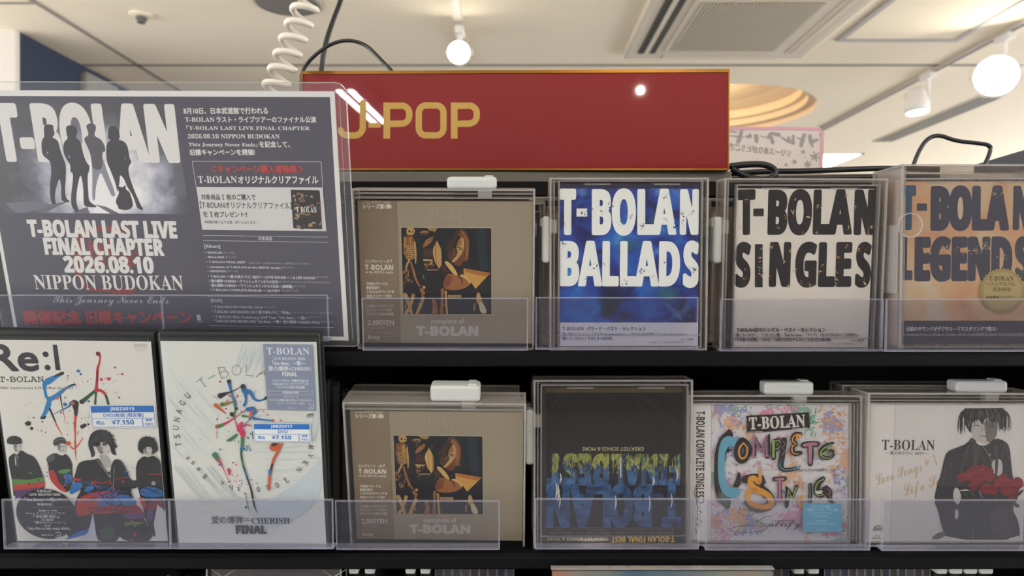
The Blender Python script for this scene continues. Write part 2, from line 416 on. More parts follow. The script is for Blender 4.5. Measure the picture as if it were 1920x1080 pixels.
# linear diffuser, speaker, sprinkler, far light panel
df = thing('linear_diffuser', 'long slotted air diffuser in the ceiling right of the track', 'air diffuser', Matrix.Translation((2.80, 4.75, ZC + CEIL)))
mb = MB(); mb.box(-.075, .075, -.62, .62, -.006, .002); mb.build('frame', ACP, df)
for k in range(3):
    mb = MB(); mb.box(-.062 + k * .045, -.034 + k * .045, -.6, .6, -.0075, -.005); mb.build('slot', SLOTM, df)
sp = thing('ceiling_speaker', 'round grey speaker grille in the ceiling behind the curly cord', 'speaker', Matrix.Translation((-.885, 2.80, ZC + CEIL)))
mb = MB(); mb.lathe([(.0, -.012), (.10, -.012), (.118, -.008)], (0, 0, 0), n=40); mb.build('grille', solid('speaker_mesh', rgb(128, 122, 116), .7, bump=.4, bscale=300), sp)
mb = MB(); mb.lathe([(.118, -.010), (.128, -.008), (.132, .002)], (0, 0, 0), n=40); mb.build('rim', solid('speaker_rim', rgb(166, 158, 148), .5), sp)
sk = thing('sprinkler', 'small sprinkler head in the ceiling above the poster', 'sprinkler', Matrix.Translation((-1.53, 2.93, ZC + CEIL)))
mb = MB(); mb.lathe([(.045, 0), (.045, -.006), (.02, -.010), (0, -.010)], (0, 0, 0), n=24); mb.build('plate', CEILM, sk)
mb = MB(); mb.lathe([(.022, -.008), (.022, -.02), (.016, -.024), (.016, -.034), (0, -.034)], (0, 0, 0), n=20); mb.build('head', solid('sprinkler_metal', rgb(120, 120, 116), .4, metal=.6), sk)
lp = thing('ceiling_light', 'bright recessed ceiling panel light beyond the pink edged sign', 'ceiling light', Matrix.Translation((2.62, 6.12, ZC + CEIL)))
mb = MB(); mb.box(-.27, .25, -.28, .30, -.004, -.001); mb.build('diffuser', GLOWW, lp)
mb = MB()
for (a, b, c, d) in ((-.29, .27, .30, .32), (-.29, .27, -.30, -.28), (-.29, -.27, -.30, .32), (.25, .27, -.30, .32)): mb.box(a, b, c, d, -.008, .002)
mb.build('frame', WHITEM, lp)
# lighting track and its spots
tr = thing('lighting_track', 'long ceiling track carrying two spotlights at the right', 'lighting track', Matrix.Translation((2.16, 3.9, ZC + CEIL)))
mb = MB(); mb.box(-.017, .017, -1.4, 1.15, -.016, .001); mb.build('rail', solid('track_enamel', rgb(198, 188, 174), .5), tr)
mb = MB(); mb.box(-.006, .006, -1.4, 1.15, -.017, -.0155); mb.build('groove', SLOTM, tr)
def spot(label, base, head, axis, r, ln, glow, drop):
    t = thing('track_spotlight', label, 'spotlight', Matrix.Translation((base[0], base[1], base[2] + ZC)))
    b = Vector(base); h = Vector(head) - b; ax = Vector(axis).normalized()
    mb = MB(); mb.box(-.018, .018, -.05, .05, -.045, 0, bev=.006); mb.build('adapter', WHITEM, t)
    mb = MB(); mb.tube([(0, 0, -.03), (0, 0, h.z + .5 * r)], .011, n=10); mb.build('stem', WHITEM, t)
    mb = MB(); a = ax.cross(Vector((0, 0, 1))).normalized() if abs(ax.z) < .98 else Vector((1, 0, 0))
    c = h - ax * (ln * .55)
    mb.tube([(0, 0, h.z + .5 * r), tuple(c + a * (r * 1.12) + Vector((0, 0, r * .5))), tuple(c + a * (r * 1.12))], .006, n=6)
    mb.tube([(0, 0, h.z + .5 * r), tuple(c - a * (r * 1.12) + Vector((0, 0, r * .5))), tuple(c - a * (r * 1.12))], .006, n=6); mb.build('yoke', WHITEM, t)
    mb = MB(); mb.lathe([(0, -ln), (r * .55, -ln), (r * .8, -ln * .85), (r, -ln * .3), (r * 1.02, 0), (r * .94, 0), (r * .92, -.008)], h, ax, 28); hd = mb.build('lamp_head', WHITEM, t, smooth=True)
    mb = MB(); mb.lathe([(0, -.004), (r * .93, -.006)], h, ax, 28); mb.build('lens', glow, hd)
    return t
spot('glowing white track spotlight above the red sign', (-.225, 3.05, CEIL), at(860, 98, 2.98), (.02, -1, -.12), .049, .11, GLOW, 0)
spot('white track spotlight pointing straight down, hung below the right track', (2.155, 3.68, CEIL), at(1720, 212, 3.66), (0, -.1, -1), .056, .13, GLOWD, 0)
spot('dazzling track spotlight at the top right corner facing the shelf', (2.165, 3.12, CEIL), at(1868, 142, 3.08), (-.62, -1, -.25), .088, .13, GLOWN, 0)
mb = MB(); mb.box(-.018, .018, -1.2, .5, -.016, .001); o = mb.build('lighting_track', MATS['track_enamel'], None, loc=(-.225, 3.05 - .05, ZC + CEIL)); tag(o, 'short ceiling track holding the spotlight above the red sign', 'lighting track')

# ------------------------------------------------------------------ black display rack
XL, XR = -.62, .66
rk = thing('display_rack', 'black display rack whose shelves carry the discs and the poster', 'display rack', Matrix.Translation((0, .8, 0)))
def rkbox(name, x0, x1, y0, y1, z0, z1, mat=BLACK, bev=.0015):
    mb = MB(); mb.box(x0, x1, y0 - .8, y1 - .8, z0 + ZC, z1 + ZC, bev=bev, seg=1); return mb.build(name, mat, rk)
rkbox('back_panel', XL, XR, .80, .815, -ZC, .112)
rkbox('top_board', XL, XR, .735, .815, .100, .116)
for (zt, yf) in ((-.0505, .612), (-.2285, .622), (-.40, .60)):
    rkbox('shelf', XL, XR, yf, .80, zt - .010, zt)
    rkbox('shelf_lip', XL, XR, yf - .003, yf + .001, zt - .0125 if zt > -.3 else zt - .02, zt - .0015)
rkbox('side_panel', XL - .02, XL, .60, .815, -ZC, .112); rkbox('side_panel', XR, XR + .02, .60, .815, -ZC, .112)
rkbox('plinth', XL, XR, .62, .80, -ZC, -ZC + .1)
GREYB = solid('grey_stand_board', rgb(92, 88, 80), .45, vary=.1, bscale=6)
mb = MB(); a, b = at(628, 322, .75), at(1368, 372, .75)
mb.box(a.x, b.x, .745, .80, .1165 + ZC, .128 + ZC, bev=.001); 
o = mb.build('sign_riser', GREYB); tag(o, 'low grey board under the red sign on top of the rack', 'riser')

mb = MB(); mb.box(-.9, 1.2, .87, 1.12, 0, .147 + ZC, bev=.002, seg=1); o = mb.build('rear_rack', solid('rear_rack_board', rgb(150, 142, 130), .6)); tag(o, 'plain cabinet standing behind the display rack under the handwritten sign', 'cabinet')
# ------------------------------------------------------------------ the red section sign
RED = solid('red_acrylic', rgb(130, 38, 42), .018, spec=.45, vary=.04, bscale=3)
GOLD = solid('gold_foil', rgb(132, 90, 30), .3, metal=.8, bump=.1, bscale=60)
GOLDL = solid('gold_letter_film', rgb(186, 150, 76), .5, spec=.3, vary=.05, bscale=40)
SP = Pose((.0008, .743, .1813), 0, -2.0, -.35, .4475, .1035)
sg = thing('section_sign', 'long red sign with gold edges reading J-POP on top of the rack', 'sign', SP.matrix())
w, h = SP.w / 2, SP.h
mb = MB(); mb.box(-w, w, 0, h, -.035, -.001, bev=.0008); mb.build('body', RED, sg)
mb = MB(); mb.box(-w - .0006, w + .0006, h - .0026, h + .0006, -.0352, .0002); mb.box(-w - .0006, w + .0006, -.0006, .0014, -.0352, .0002)
mb.box(-w - .0006, -w + .0012, .0014, h - .0026, -.0352, .0002); mb.box(w - .0008, w + .0006, .0014, h - .0026, -.0352, .0002)
mb.build('gold_edging', GOLD, sg)
ar = Art(SP, -.0008)
def sq(cx0, cy0, cx1, cy1, r, n=5):
    return [(cx0, cy0), (cx1, cy1)]
J = 17.5
def path(pts): ar.stroke(pts, (222, 182, 88), smooth=0, w=J)
ar.zoom(460, 0, 3.176)
def arc(cx, cy, rx, ry, a0, a1, n=8): return [(cx + rx * math.cos(R(a0 + (a1 - a0) * i / n)), cy + ry * math.sin(R(a0 + (a1 - a0) * i / n))) for i in range(n + 1)]
J = 38
path([(700, 612), (700, 740)] + arc(650, 755, 50, 52, 0, 90) + [(620, 806)] + arc(610, 770, 42, 36, 90, 170))
ar.rect(733, 731, 806, 760, (222, 182, 88))
def pletter(x):
    ar.rect(x, 610, x + 40, 826, (222, 182, 88))
    path([(x + 20, 631), (x + 110, 629)] + arc(x + 108, 674, 46, 45, -90, 0) + arc(x + 108, 690, 46, 46, 0, 90) + [(x + 20, 738)])
pletter(822); pletter(1224)
path(arc(1075, 672, 42, 44, 180, 270) + arc(1138, 672, 42, 44, 270, 360) + arc(1138, 762, 42, 44, 0, 90) + arc(1075, 762, 42, 44, 90, 180) + [(1033, 672)])
ar.mb.build('lettering', GOLDL, sg)

# ------------------------------------------------------------------ pink edged sign seen from behind
MP = Pose(((1400 - 960) / F * .98, .98, .165), -6, 0, 0, .22, .125)
MP.o = at(1400, 330, .98)
ms = thing('handwritten_sign', 'white sign with a pink edge and mirrored grey writing behind the rack', 'sign', MP.matrix())
PAPW = solid('thin_paper', rgb(214, 204, 198), .6)
ar = Art(MP, 0); ar.cw = 0
P = [ar.L(1300, 349), ar.L(1541, 349), ar.L(1546, 248), ar.L(1535, 237.5), ar.L(1310, 239)]
mb = MB(); k = len(P)
def slab(mb, P, z0, z1, m=0, col=(.8, .8, .8)):
    k = len(P); mb.add([(x, y, z0) for x, y in P] + [(x, y, z1) for x, y in P], [list(range(k))[::-1], [k + i for i in range(k)]] + [[i, (i + 1) % k, k + (i + 1) % k, k + i] for i in range(k)], m, col)
slab(mb, P, -.004, -.0005); mb.build('board', PAPW, ms)
for pts in ([(1300, 241.5), (1535, 240), (1543, 248), (1539, 330)],): ar.stroke(pts, (214, 160, 172), smooth=1, w=6)
G = (150, 148, 146)
ar.zoom(1340, 130, 5.144)
for pts in ([(1000, 675, 14), (950, 690, 40)], [(920, 640, 34), (925, 700, 34), (950, 745, 14)], [(865, 630, 34), (835, 735, 36)], [(795, 655, 8), (850, 690, 14)],
            [(640, 650, 8), (700, 690, 26), (770, 715, 18)], [(760, 640, 22), (755, 710, 30)], [(710, 655, 20), (725, 690, 24)], [(620, 630, 36), (540, 612, 30), (520, 650, 18)], [(545, 650, 30), (560, 705, 34)],
            [(440, 640, 8), (520, 665, 8)], [(400, 640, 40), (405, 695, 30)], [(300, 645, 10), (345, 655, 34), (340, 630, 24)], [(260, 600, 34), (230, 695, 40)], [(150, 640, 8), (270, 650, 18)], [(150, 600, 10), (210, 605, 12)], [(1030, 625, 10), (1015, 622, 8), (1022, 650, 10)]):
    ar.stroke(pts, G)
ar.text('リリースありがとうござい', 730, 845, 90, 770, 62, G, mirror=True, grow=1.5)
for (x, y, r) in ((855, 795, 22), (970, 840, 45), (770, 890, 24), (900, 915, 34), (690, 920, 16), (610, 910, 8), (920, 800, 5), (875, 848, 6), (800, 828, 5)):
    for q in range(3): 
        a = R(60 * q + 15); ar.stroke([(x - r * math.cos(a), y - r * math.sin(a)), (x + r * math.cos(a), y + r * math.sin(a))], G, smooth=0, w=r * .28)
ar.mb.build('handwriting', INK, ms)

# ------------------------------------------------------------------ cords
def cable(label, pts, r, cat='cable', name='cable', mat=CABLE, flat=1.0):
    P = chaikin([tuple(at(x, y, d)) for x, y, d in pts], 3, False)
    mb = MB(); mb.tube([(p[0], p[1], p[2] + ZC) for p in P], r, n=8, flat=flat); o = mb.build(name, mat, smooth=True); return tag(o, label, cat)
cable('black cable arching over the left end of the red sign', [(562, 330, .78), (563, 240, .80), (566, 160, .83), (564, 140, .83), (580, 112, .83), (615, 84, .82), (650, 74, .82), (685, 82, .82), (712, 110, .81), (740, 138, .80), (752, 170, .80), (758, 250, .79), (762, 331, .78)], .0022)
cable('dark cable hanging from the ceiling behind the arching cable', [(668, -1078, .94), (664, -400, .95), (648, -40, .95), (640, 0, .94), (622, 45, .93), (608, 90, .92), (602, 135, .92), (597, 210, .90), (598, 332, .785)], .0034)
cable('black flat cable lying along the rack top behind the upper cases', [(1372, 325, .79), (1440, 321, .79), (1500, 321, .79), (1580, 318, .79), (1660, 315, .79), (1760, 318, .79)], .0032)
cable('lower black flat cable along the rack top behind the upper cases', [(1372, 336, .775), (1450, 335, .775), (1560, 333, .775), (1660, 331, .775), (1760, 332, .775)], .0030)
cable('black cable looped beside the right end of the red sign', [(1368, 312, .765), (1400, 308, .765), (1438, 308, .765), (1456, 320, .765), (1450, 334, .765), (1425, 338, .765), (1395, 330, .765), (1372, 316, .765)], .0036)
cable('dark cable rising over the rightmost upper case', [(1712, 312, .79), (1722, 285, .79), (1738, 260, .79), (1760, 252, .79), (1790, 264, .79), (1830, 268, .79), (1858, 272, .79), (1856, 288, .79), (1846, 310, .79)], .0024)
# curly cord
sp_ = chaikin([tuple(at(*q)) for q in ((660, -1636, .70), (640, -700, .70), (606, -120, .70), (585, -20, .70), (552, 66, .70), (498, 215, .70), (480, 345, .725))], 3, False)
sp_ = [Vector(q) for q in sp_]; P = []; acc = 0.0
for i in range(len(sp_) - 1):
    a, b = sp_[i], sp_[i + 1]; ax = (b - a).normalized(); n1 = ax.cross(Vector((0, 1, 0))).normalized(); n2 = ax.cross(n1); L_ = (b - a).length; m = max(1, int(L_ / .0008))
    for k in range(m):
        th = 6.2832 * (acc + L_ * k / m) / .0158; p = a + ax * (L_ * k / m) + n1 * (.0105 * math.cos(th)) + n2 * (.0105 * math.sin(th)); P.append((p.x, p.y, p.z + ZC))
    acc += L_
mb = MB(); mb.tube(P, .0033, n=9); o = mb.build('curly_cord', CORD, smooth=True); tag(o, 'ivory curly cord hanging from the ceiling left of the red sign', 'cord')
# dark board at the far right
P = [at(x, y, .90) for x, y in ((1845, 332), (1845, 304), (1925, 280), (2060, 250), (2060, 332))]
mb = MB(); k = len(P); mb.add([(p.x, p.y, p.z + ZC) for p in P] + [(p.x, p.y + .02, p.z + ZC) for p in P], [list(range(k)), [k + i for i in range(k)][::-1]] + [[i, k + i, k + (i + 1) % k, (i + 1) % k] for i in range(k)])
o = mb.build('slanted_board', solid('slate_board', rgb(66, 66, 74), .6)); tag(o, 'dark slanted board beyond the rightmost upper case', 'board')
# twin tube fixtures over the aisle
for (x, y, lab) in ((-1.122, -2.66, 'white twin tube ceiling lamp over the aisle at the back left'), (1.645, -1.6, 'white twin tube ceiling lamp over the aisle at the right'), (-2.2, -.9, 'white tube ceiling lamp over the aisle at the far left')):
    t = thing('tube_lamp', lab, 'ceiling lamp', Matrix.Translation((x, y, ZC + CEIL)))
    mb = MB(); mb.box(-.09, .09, -.40, .40, -.03, 0, bev=.008); mb.build('housing', WHITEM, t)
t = thing('added_fill_housing', 'wide white housing of the added fill light in front of the display rack', 'ceiling lamp', Matrix.Translation((-.25, -.45, ZC + CEIL)))  # housing made up to go with the added fill light
mb = MB(); mb.box(-.62, .62, -.15, .15, -.02, 0, bev=.006); mb.build('housing', WHITEM, t)
# ------------------------------------------------------------------ builders for cases, discs and pockets
def outer(p, x0, y0, x1, y1):
    """local rectangle of a photo rectangle on the face plane"""
    a = p.loc(x0, y1); b = p.loc(x1, y1); c = p.loc(x0, y0); d = p.loc(x1, y0)
    return min(a[0], c[0]) * .5 + max(a[0], c[0]) * .5, max(b[0], d[0]) * .5 + min(b[0], d[0]) * .5, (a[1] + b[1]) / 2, (c[1] + d[1]) / 2
def shell(mb, x0, x1, y0, y1, z0, z1, t=.0012, e=.0016):
    mb.box(x0 + e, x1 - e, y0 + e, y1 - e, z1 - t, z1, 0); mb.box(x0 + e, x1 - e, y0 + e, y1 - e, z0, z0 + t, 0)
    mb.box(x0, x0 + t, y0 + e, y1 - e, z0 + e, z1 - e, 2); mb.box(x1 - t, x1, y0 + e, y1 - e, z0 + e, z1 - e, 2)
    mb.box(x0 + e, x1 - e, y1 - t, y1, z0 + e, z1 - e, 2); mb.box(x0 + e, x1 - e, y0, y0 + t, z0 + e, z1 - e, 0)
    mb.frame(x0, x1, y0, y1, z0, z1, e, 1)
def security_case(p, rect, depth, label, lock, lab_lock=None, frosted=False, grip=None, group=None, zf=.0042, rail=None, m4=None, name='security_case'):
    """clear plastic keeper: shell, inner rail, lock bar with its tab"""
    t = thing(name, label, 'security case', m4 if m4 is not None else p.matrix(), group)
    x0, x1, y0, y1 = rect
    mb = MB(); shell(mb, x0, x1, y0, y1, zf - depth, zf); mb.build('shell', [PANE, EDGE, SIDE], t)
    if rail:
        for (a, b, c, d) in rail:
            mb = MB(); mb.box(a, b, c, d, zf - depth + .002, zf - .0018, 0); mb.build('rail', EDGE, t)
    if lock:
        lx0, lx1, ly0, ly1 = lock
        z1 = zf - .003; z0 = z1 - min(.016, depth - .004)
        mb = MB(); mb.box(lx0, lx1, ly0, ly1, z0, z1, bev=.0028, seg=3)
        m = LOCKT if frosted else LOCK
        lk = mb.build('lock', m, t); lk['label'] = lab_lock or 'white lock bar'
        mb = MB()
        if lx1 - lx0 > ly1 - ly0:
            q = lx0 + (lx1 - lx0) * .76; mb.box(q, q + .007, ly1 - .0012, ly1 + .0012, z0 + .003, z1 - .003, bev=.0004, seg=1)
            mb.box(q - .006, q + .006, ly0 - .0075, ly0 + .001, z0 + .004, z1 - .004, bev=.0006, seg=1)
        else:
            q = ly0 + (ly1 - ly0) * .78; mb.box(lx0 - .0012, lx0 + .0012, q, q + .007, z0 + .003, z1 - .003, bev=.0004, seg=1)
            mb.box(lx1 - .001, lx1 + .0065, q - .006, q + .006, z0 + .004, z1 - .004, bev=.0006, seg=1)
        mb.build('lock_tab', m, lk)
    return t
def cd_case(p, rect, label, art, mats, depth=.010, hinge='bottom', group=None, zl=.0018, m4=None, name='cd_case', tray=DARKIN, tabs=True, wrap=True):
    """jewel case: clear lid over the printed booklet, dark tray with the back card, hinge spine"""
    t = thing(name, label, 'CD', m4 if m4 is not None else p.matrix(), group)
    x0, x1, y0, y1 = rect
    if art: art.mb.build('booklet', mats, t)
    mb = MB(); mb.box(x0 + .0012, x1 - .0012, y0 + .0012, y1 - .0012, zl - .0011, zl, 0); e = .0014
    for (a, b, c, d) in ((x0, x1, y0, y0 + e), (x0, x1, y1 - e, y1), (x0, x0 + e, y0 + e, y1 - e), (x1 - e, x1, y0 + e, y1 - e)): mb.box(a, b, c, d, -.004, zl, 1)
    if tabs and hinge == 'bottom':
        for q in (.18, .66): mb.box(x0 + (x1 - x0) * q, x0 + (x1 - x0) * (q + .18), y1 - .0042, y1 - .0028, zl - .0022, zl - .0008, 1)
    if hinge == 'left': mb.box(x0 + .011, x0 + .012, y0, y1, zl - .001, zl + .0002, 1)
    if hinge == 'bottom': mb.box(x0, x1, y0 + .011, y0 + .0117, zl - .001, zl + .0002, 1)
    mb.build('lid', [FILM if wrap else PANE, EDGE], t)
    mb = MB(); mb.box(x0 + .001, x1 - .001, y0 + .001, y1 - .001, -depth, -.0042); mb.build('tray', tray, t)
    return t
def shrink_wrap(t, rect, z, folds, amp=.00032, n=150):
    """loose clear film over a case: a sheet raised along fold curves"""
    x0, x1, y0, y1 = rect; vs = []; fs = []
    for j in range(n + 1):
        for i in range(n + 1):
            u, v = i / n, j / n; hgt = 0
            for (a, b, c, w, k) in folds:      # fold: u = a + b v + c v^2, width, strength
                d = (u - (a + b * v + c * v * v)) / w
                if abs(d) < 3: hgt += k * math.exp(-d * d)
            vs.append((x0 + (x1 - x0) * u, y0 + (y1 - y0) * v, z + amp * max(-1, min(2, hgt))))
    for j in range(n):
        for i in range(n): q = j * (n + 1) + i; fs.append((q, q + 1, q + n + 2, q + n + 1))
    mb = MB(); mb.add(vs, fs); return mb.build('shrink_wrap', WRAP, t, smooth=True)
def pocket(label, x0, y0, x1, y1, Y, lean=3, div=None, depth=.02, group='clear acrylic pockets along the shelf edges'):
    """acrylic price pocket: front sheet with bright edges, foot, optional divider"""
    Yp = Y; c = at((x0 + x1) / 2, (y0 + y1) / 2, Yp); p = Pose(c, lean, 0, 0, (x1 - x0) / F * Yp, (y1 - y0) / F * Yp)
    t = thing('acrylic_pocket', label, 'pocket', p.matrix(), group); w, h = p.w / 2, p.h
    e = .0011
    mb = MB(); mb.box(-w + e, w - e, e, h - e, -.0016, 0, 0)
    mb.box(-w, w, h - e, h, -.0018, 0.0002, 1); mb.box(-w, w, 0, e, -.0018, .0002, 1); mb.box(-w, -w + e, e, h - e, -.0018, .0002, 1); mb.box(w - e, w, e, h - e, -.0018, .0002, 1)
    if div:
        q = p.loc(div, (y0 + y1) / 2)[0]; mb.box(q - .0006, q + .0006, e, h - e, -.0018, .0003, 1)
    mb.build('front_sheet', [ACRY, ACRE], t)
    mb = MB(); mb.box(-w, w, .0000, .0014, -.010, -.002, 0); mb.build('foot', ACRE, t)
    return t

# ------------------------------------------------------------------ laminated poster
PO = Pose((-.2911, .5993, .0619), 14.4, -1.6, -.6, .297, .210)
po = thing('laminated_poster', 'dark laminated landscape poster with four silhouetted figures under huge white letters', 'poster', PO.matrix())
SMOKE, n, out = nodes('smoky_stage_print')
b = N(n, 'ShaderNodeBsdfPrincipled'); b.inputs['Roughness'].default_value = .4
tc = N(n, 'ShaderNodeTexCoord'); nz = N(n, 'ShaderNodeTexNoise'); nz.inputs['Scale'].default_value = 32; nz.inputs['Detail'].default_value = 6; nz.inputs['Roughness'].default_value = .62
gm = N(n, 'ShaderNodeMapping'); gc = PO.loc(195, 345); gm.inputs['Location'].default_value = (-gc[0] * 12, -gc[1] * 16, 0); gm.inputs['Scale'].default_value = (12, 16, 1)
gr = N(n, 'ShaderNodeTexGradient', gradient_type='SPHERICAL')
n.links.new(tc.outputs['Object'], nz.inputs['Vector']); n.links.new(tc.outputs['Object'], gm.inputs[0]); n.links.new(gm.outputs[0], gr.inputs[0])
m1 = N(n, 'ShaderNodeMath', operation='MULTIPLY_ADD'); m1.inputs[1].default_value = 1.1; m1.inputs[2].default_value = -.55; n.links.new(nz.outputs[0], m1.inputs[0])
m2 = N(n, 'ShaderNodeMath', operation='MULTIPLY_ADD'); m2.inputs[1].default_value = 1.25; n.links.new(gr.outputs[1], m2.inputs[0]); n.links.new(m1.outputs[0], m2.inputs[2])
cr = N(n, 'ShaderNodeValToRGB'); el = cr.color_ramp.elements; el.new(.5); el.new(.3)
for e_, (q, c) in zip(el, [(.08, rgb(66, 64, 66)), (.3, rgb(96, 95, 104)), (.55, rgb(160, 160, 172)), (.85, rgb(222, 220, 218))]): e_.position = q; e_.color = (*c, 1)
n.links.new(m2.outputs[0], cr.inputs[0]); n.links.new(cr.outputs[0], b.inputs['Base Color']); n.links.new(b.outputs[0], out.inputs[0])
A = Art(PO, .0002, .82)
WHT = (226, 224, 218); BG = (78, 76, 86)
A.local_rect(-.1485, 0, .1485, .21, (228, 226, 220))
A.local_rect(-.1455, .0035, .1445, .2055, BG)
A.poly([(-41, 196), (325.5, 196.5), (355, 401.5), (-6, 398.5)], (70, 70, 74), m=1)
A.text('T-BOLAN', 1, 299, 334, 301.5, 95, WHT, 'bold', grow=4.2)
A.zoom(0, 140, 4.154)
SIL = (58, 56, 58)
A.poly([(40, 1000), (280, 985), (400, 1010), (300, 1050), (200, 1075), (120, 1075)], (112, 114, 124))
for sh in ([(290, 1060), (390, 1010), (540, 985), (440, 1030), (340, 1078)], [(560, 1070), (680, 1030), (700, 1080), (600, 1085)], [(740, 1010), (830, 1030), (930, 1082), (860, 1082)]): A.poly(sh, (104, 104, 110))
A.poly([(705, 620), (690, 560), (800, 560), (790, 620), (815, 690), (830, 740), (860, 820), (890, 900), (900, 945), (870, 950), (840, 880), (800, 790), (785, 760), (765, 800), (745, 880), (740, 980), (720, 980), (718, 900), (720, 800), (715, 700)], (140, 140, 150), smooth=1)
A.poly([(668, 400), (690, 380), (720, 378), (745, 392), (748, 425), (735, 460), (740, 480), (780, 500), (805, 530), (820, 570), (820, 600), (800, 600), (795, 650), (800, 700), (785, 740), (730, 740), (715, 690), (705, 620), (680, 560), (655, 510), (660, 490), (690, 470), (685, 440)], (84, 82, 88), smooth=1)
A.poly([(345, 395), (365, 386), (400, 388), (418, 400), (415, 425), (425, 450), (422, 475), (410, 480), (412, 492), (440, 505), (458, 530), (465, 570), (478, 610), (495, 655), (515, 705), (513, 820), (505, 900), (515, 965), (550, 990), (520, 995), (480, 985), (475, 930), (478, 870), (462, 800), (440, 870), (428, 930), (430, 985), (440, 1005), (405, 1008), (395, 980), (388, 920), (390, 850), (400, 760), (395, 690), (380, 665), (345, 640), (328, 615), (322, 560), (325, 510), (348, 480), (340, 440)], SIL, smooth=1)
A.poly([(512, 420), (520, 400), (550, 392), (585, 402), (603, 430), (602, 455), (590, 485), (600, 500), (625, 520), (640, 580), (655, 640), (675, 685), (695, 705), (698, 730), (690, 762), (683, 780), (683, 850), (688, 920), (690, 970), (710, 1000), (755, 1025), (745, 1035), (660, 1030), (650, 990), (650, 900), (640, 820), (626, 775), (605, 860), (595, 940), (595, 1000), (608, 1040), (615, 1065), (590, 1070), (565, 1040), (552, 1000), (555, 920), (565, 850), (570, 770), (547, 755), (550, 705), (525, 670), (500, 625), (492, 580), (495, 530), (530, 495), (520, 470)], SIL, smooth=1)
A.poly([(365, 605), (372, 600), (370, 622)], (200, 200, 200)); A.poly([(533, 620), (545, 645), (538, 650)], (200, 200, 200))
A.zoom(150, 180, 4.5)
A.poly([(235, 300), (245, 260), (280, 250), (310, 262), (330, 300), (338, 355), (320, 365), (375, 385), (400, 420), (410, 470), (420, 530), (432, 545), (430, 570), (412, 590), (408, 640), (430, 720), (460, 800), (490, 870), (512, 920), (540, 965), (500, 955), (478, 940), (465, 890), (440, 830), (420, 800), (395, 760), (372, 700), (345, 670), (335, 675), (335, 720), (325, 770), (318, 820), (300, 740), (270, 660), (245, 600), (228, 560), (220, 500), (222, 400), (262, 370), (232, 355), (238, 330)], SIL, smooth=1)
A.poly([(320, 770), (335, 760), (345, 770), (370, 765), (385, 745), (385, 790), (415, 805), (425, 830), (445, 890), (447, 930), (425, 955), (380, 965), (315, 950), (325, 935), (305, 910), (303, 875), (320, 840), (330, 820)], (54, 50, 50), smooth=1)
A.poly([(378, 520), (383, 520), (382, 545)], (200, 200, 200))
# title block with its faint red mark
A.zoom(0, 370, 3.725)
REDP = (176, 62, 60); REDD = (140, 58, 58)
A.stroke([(900, 235, 40), (830, 225, 30), (730, 215, 36), (620, 220, 50), (560, 290, 60), (545, 400, 50), (535, 500, 60), (560, 560, 30), (600, 640, 40), (720, 650, 14), (830, 660, 40), (930, 650, 40)], REDD, wob=.3)
for q in range(16): A.stroke([(560 + 22 * q, 290 + (q % 3) * 50, 10), (575 + 22 * q, 360 + (q % 4) * 40, 26)], random.choice([REDD, REDP]), wob=.4)
A.stroke([(940 + 40 * math.cos(R(30 * i)), 430 + 45 * math.sin(R(30 * i)), 9) for i in range(13)], REDD)
for i in range(6): A.stroke([(940, 430, 4), (940 + 40 * math.cos(R(60 * i)), 430 + 45 * math.sin(R(60 * i)), 5)], REDD, smooth=0)
A.text('T-BOLAN LAST LIVE', 207, 271, 1236, 283, 104, WHT, 'bold', grow=5)
A.text('FINAL CHAPTER', 320, 396, 1145, 405, 103, WHT, 'bold', grow=5)
A.text('2026.08.10', 457, 521, 1074, 527, 100, WHT, 'bold', grow=5)
A.text('NIPPON BUDOKAN', 247, 641, 1284, 647, 97, WHT, 'serif')
A.text('This Journey Never Ends', 372, 735, 1180, 741, 50, (196, 194, 196), 'script')
A.text('開催記念', 178, 885, 570, 886, 88, (188, 64, 60), grow=4); A.text('旧譜キャンペーン', 612, 884, 1340, 884, 88, (188, 64, 60), grow=3.4)
A.text('B', 1380, 857, 1403, 857, 36, WHT, grow=1.5); A.text('ZONE', 1376, 872, 1412, 872, 9, WHT)
# right column
A.zoom(320, 170, 4.908)
for st, x0, y0, x1, y1, h, f in (('8月10日、日本武道館で行われる', 122, 215, 895, 213, 54, 'sans'), ('T-BOLAN', 135, 286, 404, 287, 40, 'serif'), ('ラスト・ライブツアーのファイナル公演', 425, 293, 1338, 295, 52, 'sans'),
        ('「T-BOLAN LAST LIVE FINAL CHAPTER', 148, 363, 1280, 366, 40, 'serif'), ('2026.08.10 NIPPON BUDOKAN', 160, 438, 1003, 440, 38, 'serif'),
        ('This Journey Never Ends」', 168, 514, 800, 517, 38, 'serif'), ('を記念して、', 820, 522, 1098, 522, 52, 'sans'), ('旧譜キャンペーンを開催!', 182, 594, 775, 592, 50, 'sans')):
    A.text(st, x0, y0, x1, y1, h, WHT, f, grow=1.6 if f == 'sans' else .4)
for a in ((197, 650, 1384, 655), (1384, 655, 1400, 895), (197, 650, 236, 890), (236, 888, 1400, 893)): A.lines(*a, 3.5, WHT)
A.text('＜キャンペーン購入者特典＞', 370, 756, 1224, 760, 68, (192, 62, 58), grow=2.6)
A.text('T-BOLAN', 255, 850, 612, 850, 62, WHT, 'serif'); A.text('オリジナルクリアファイル', 625, 856, 1358, 856, 68, WHT, grow=2.2)
A.zoom(340, 340, 3.376)
A.poly([(95, 38), (894, 42), (918, 316), (132, 306)], (212, 210, 206))
DK = (70, 66, 70)
A.text('対象商品', 128, 116, 246, 117, 32, DK, grow=.8); A.text('1', 258, 117, 274, 117, 32, DK, 'serif'); A.text('枚のご購入で', 288, 118, 470, 119, 34, DK, grow=.8)
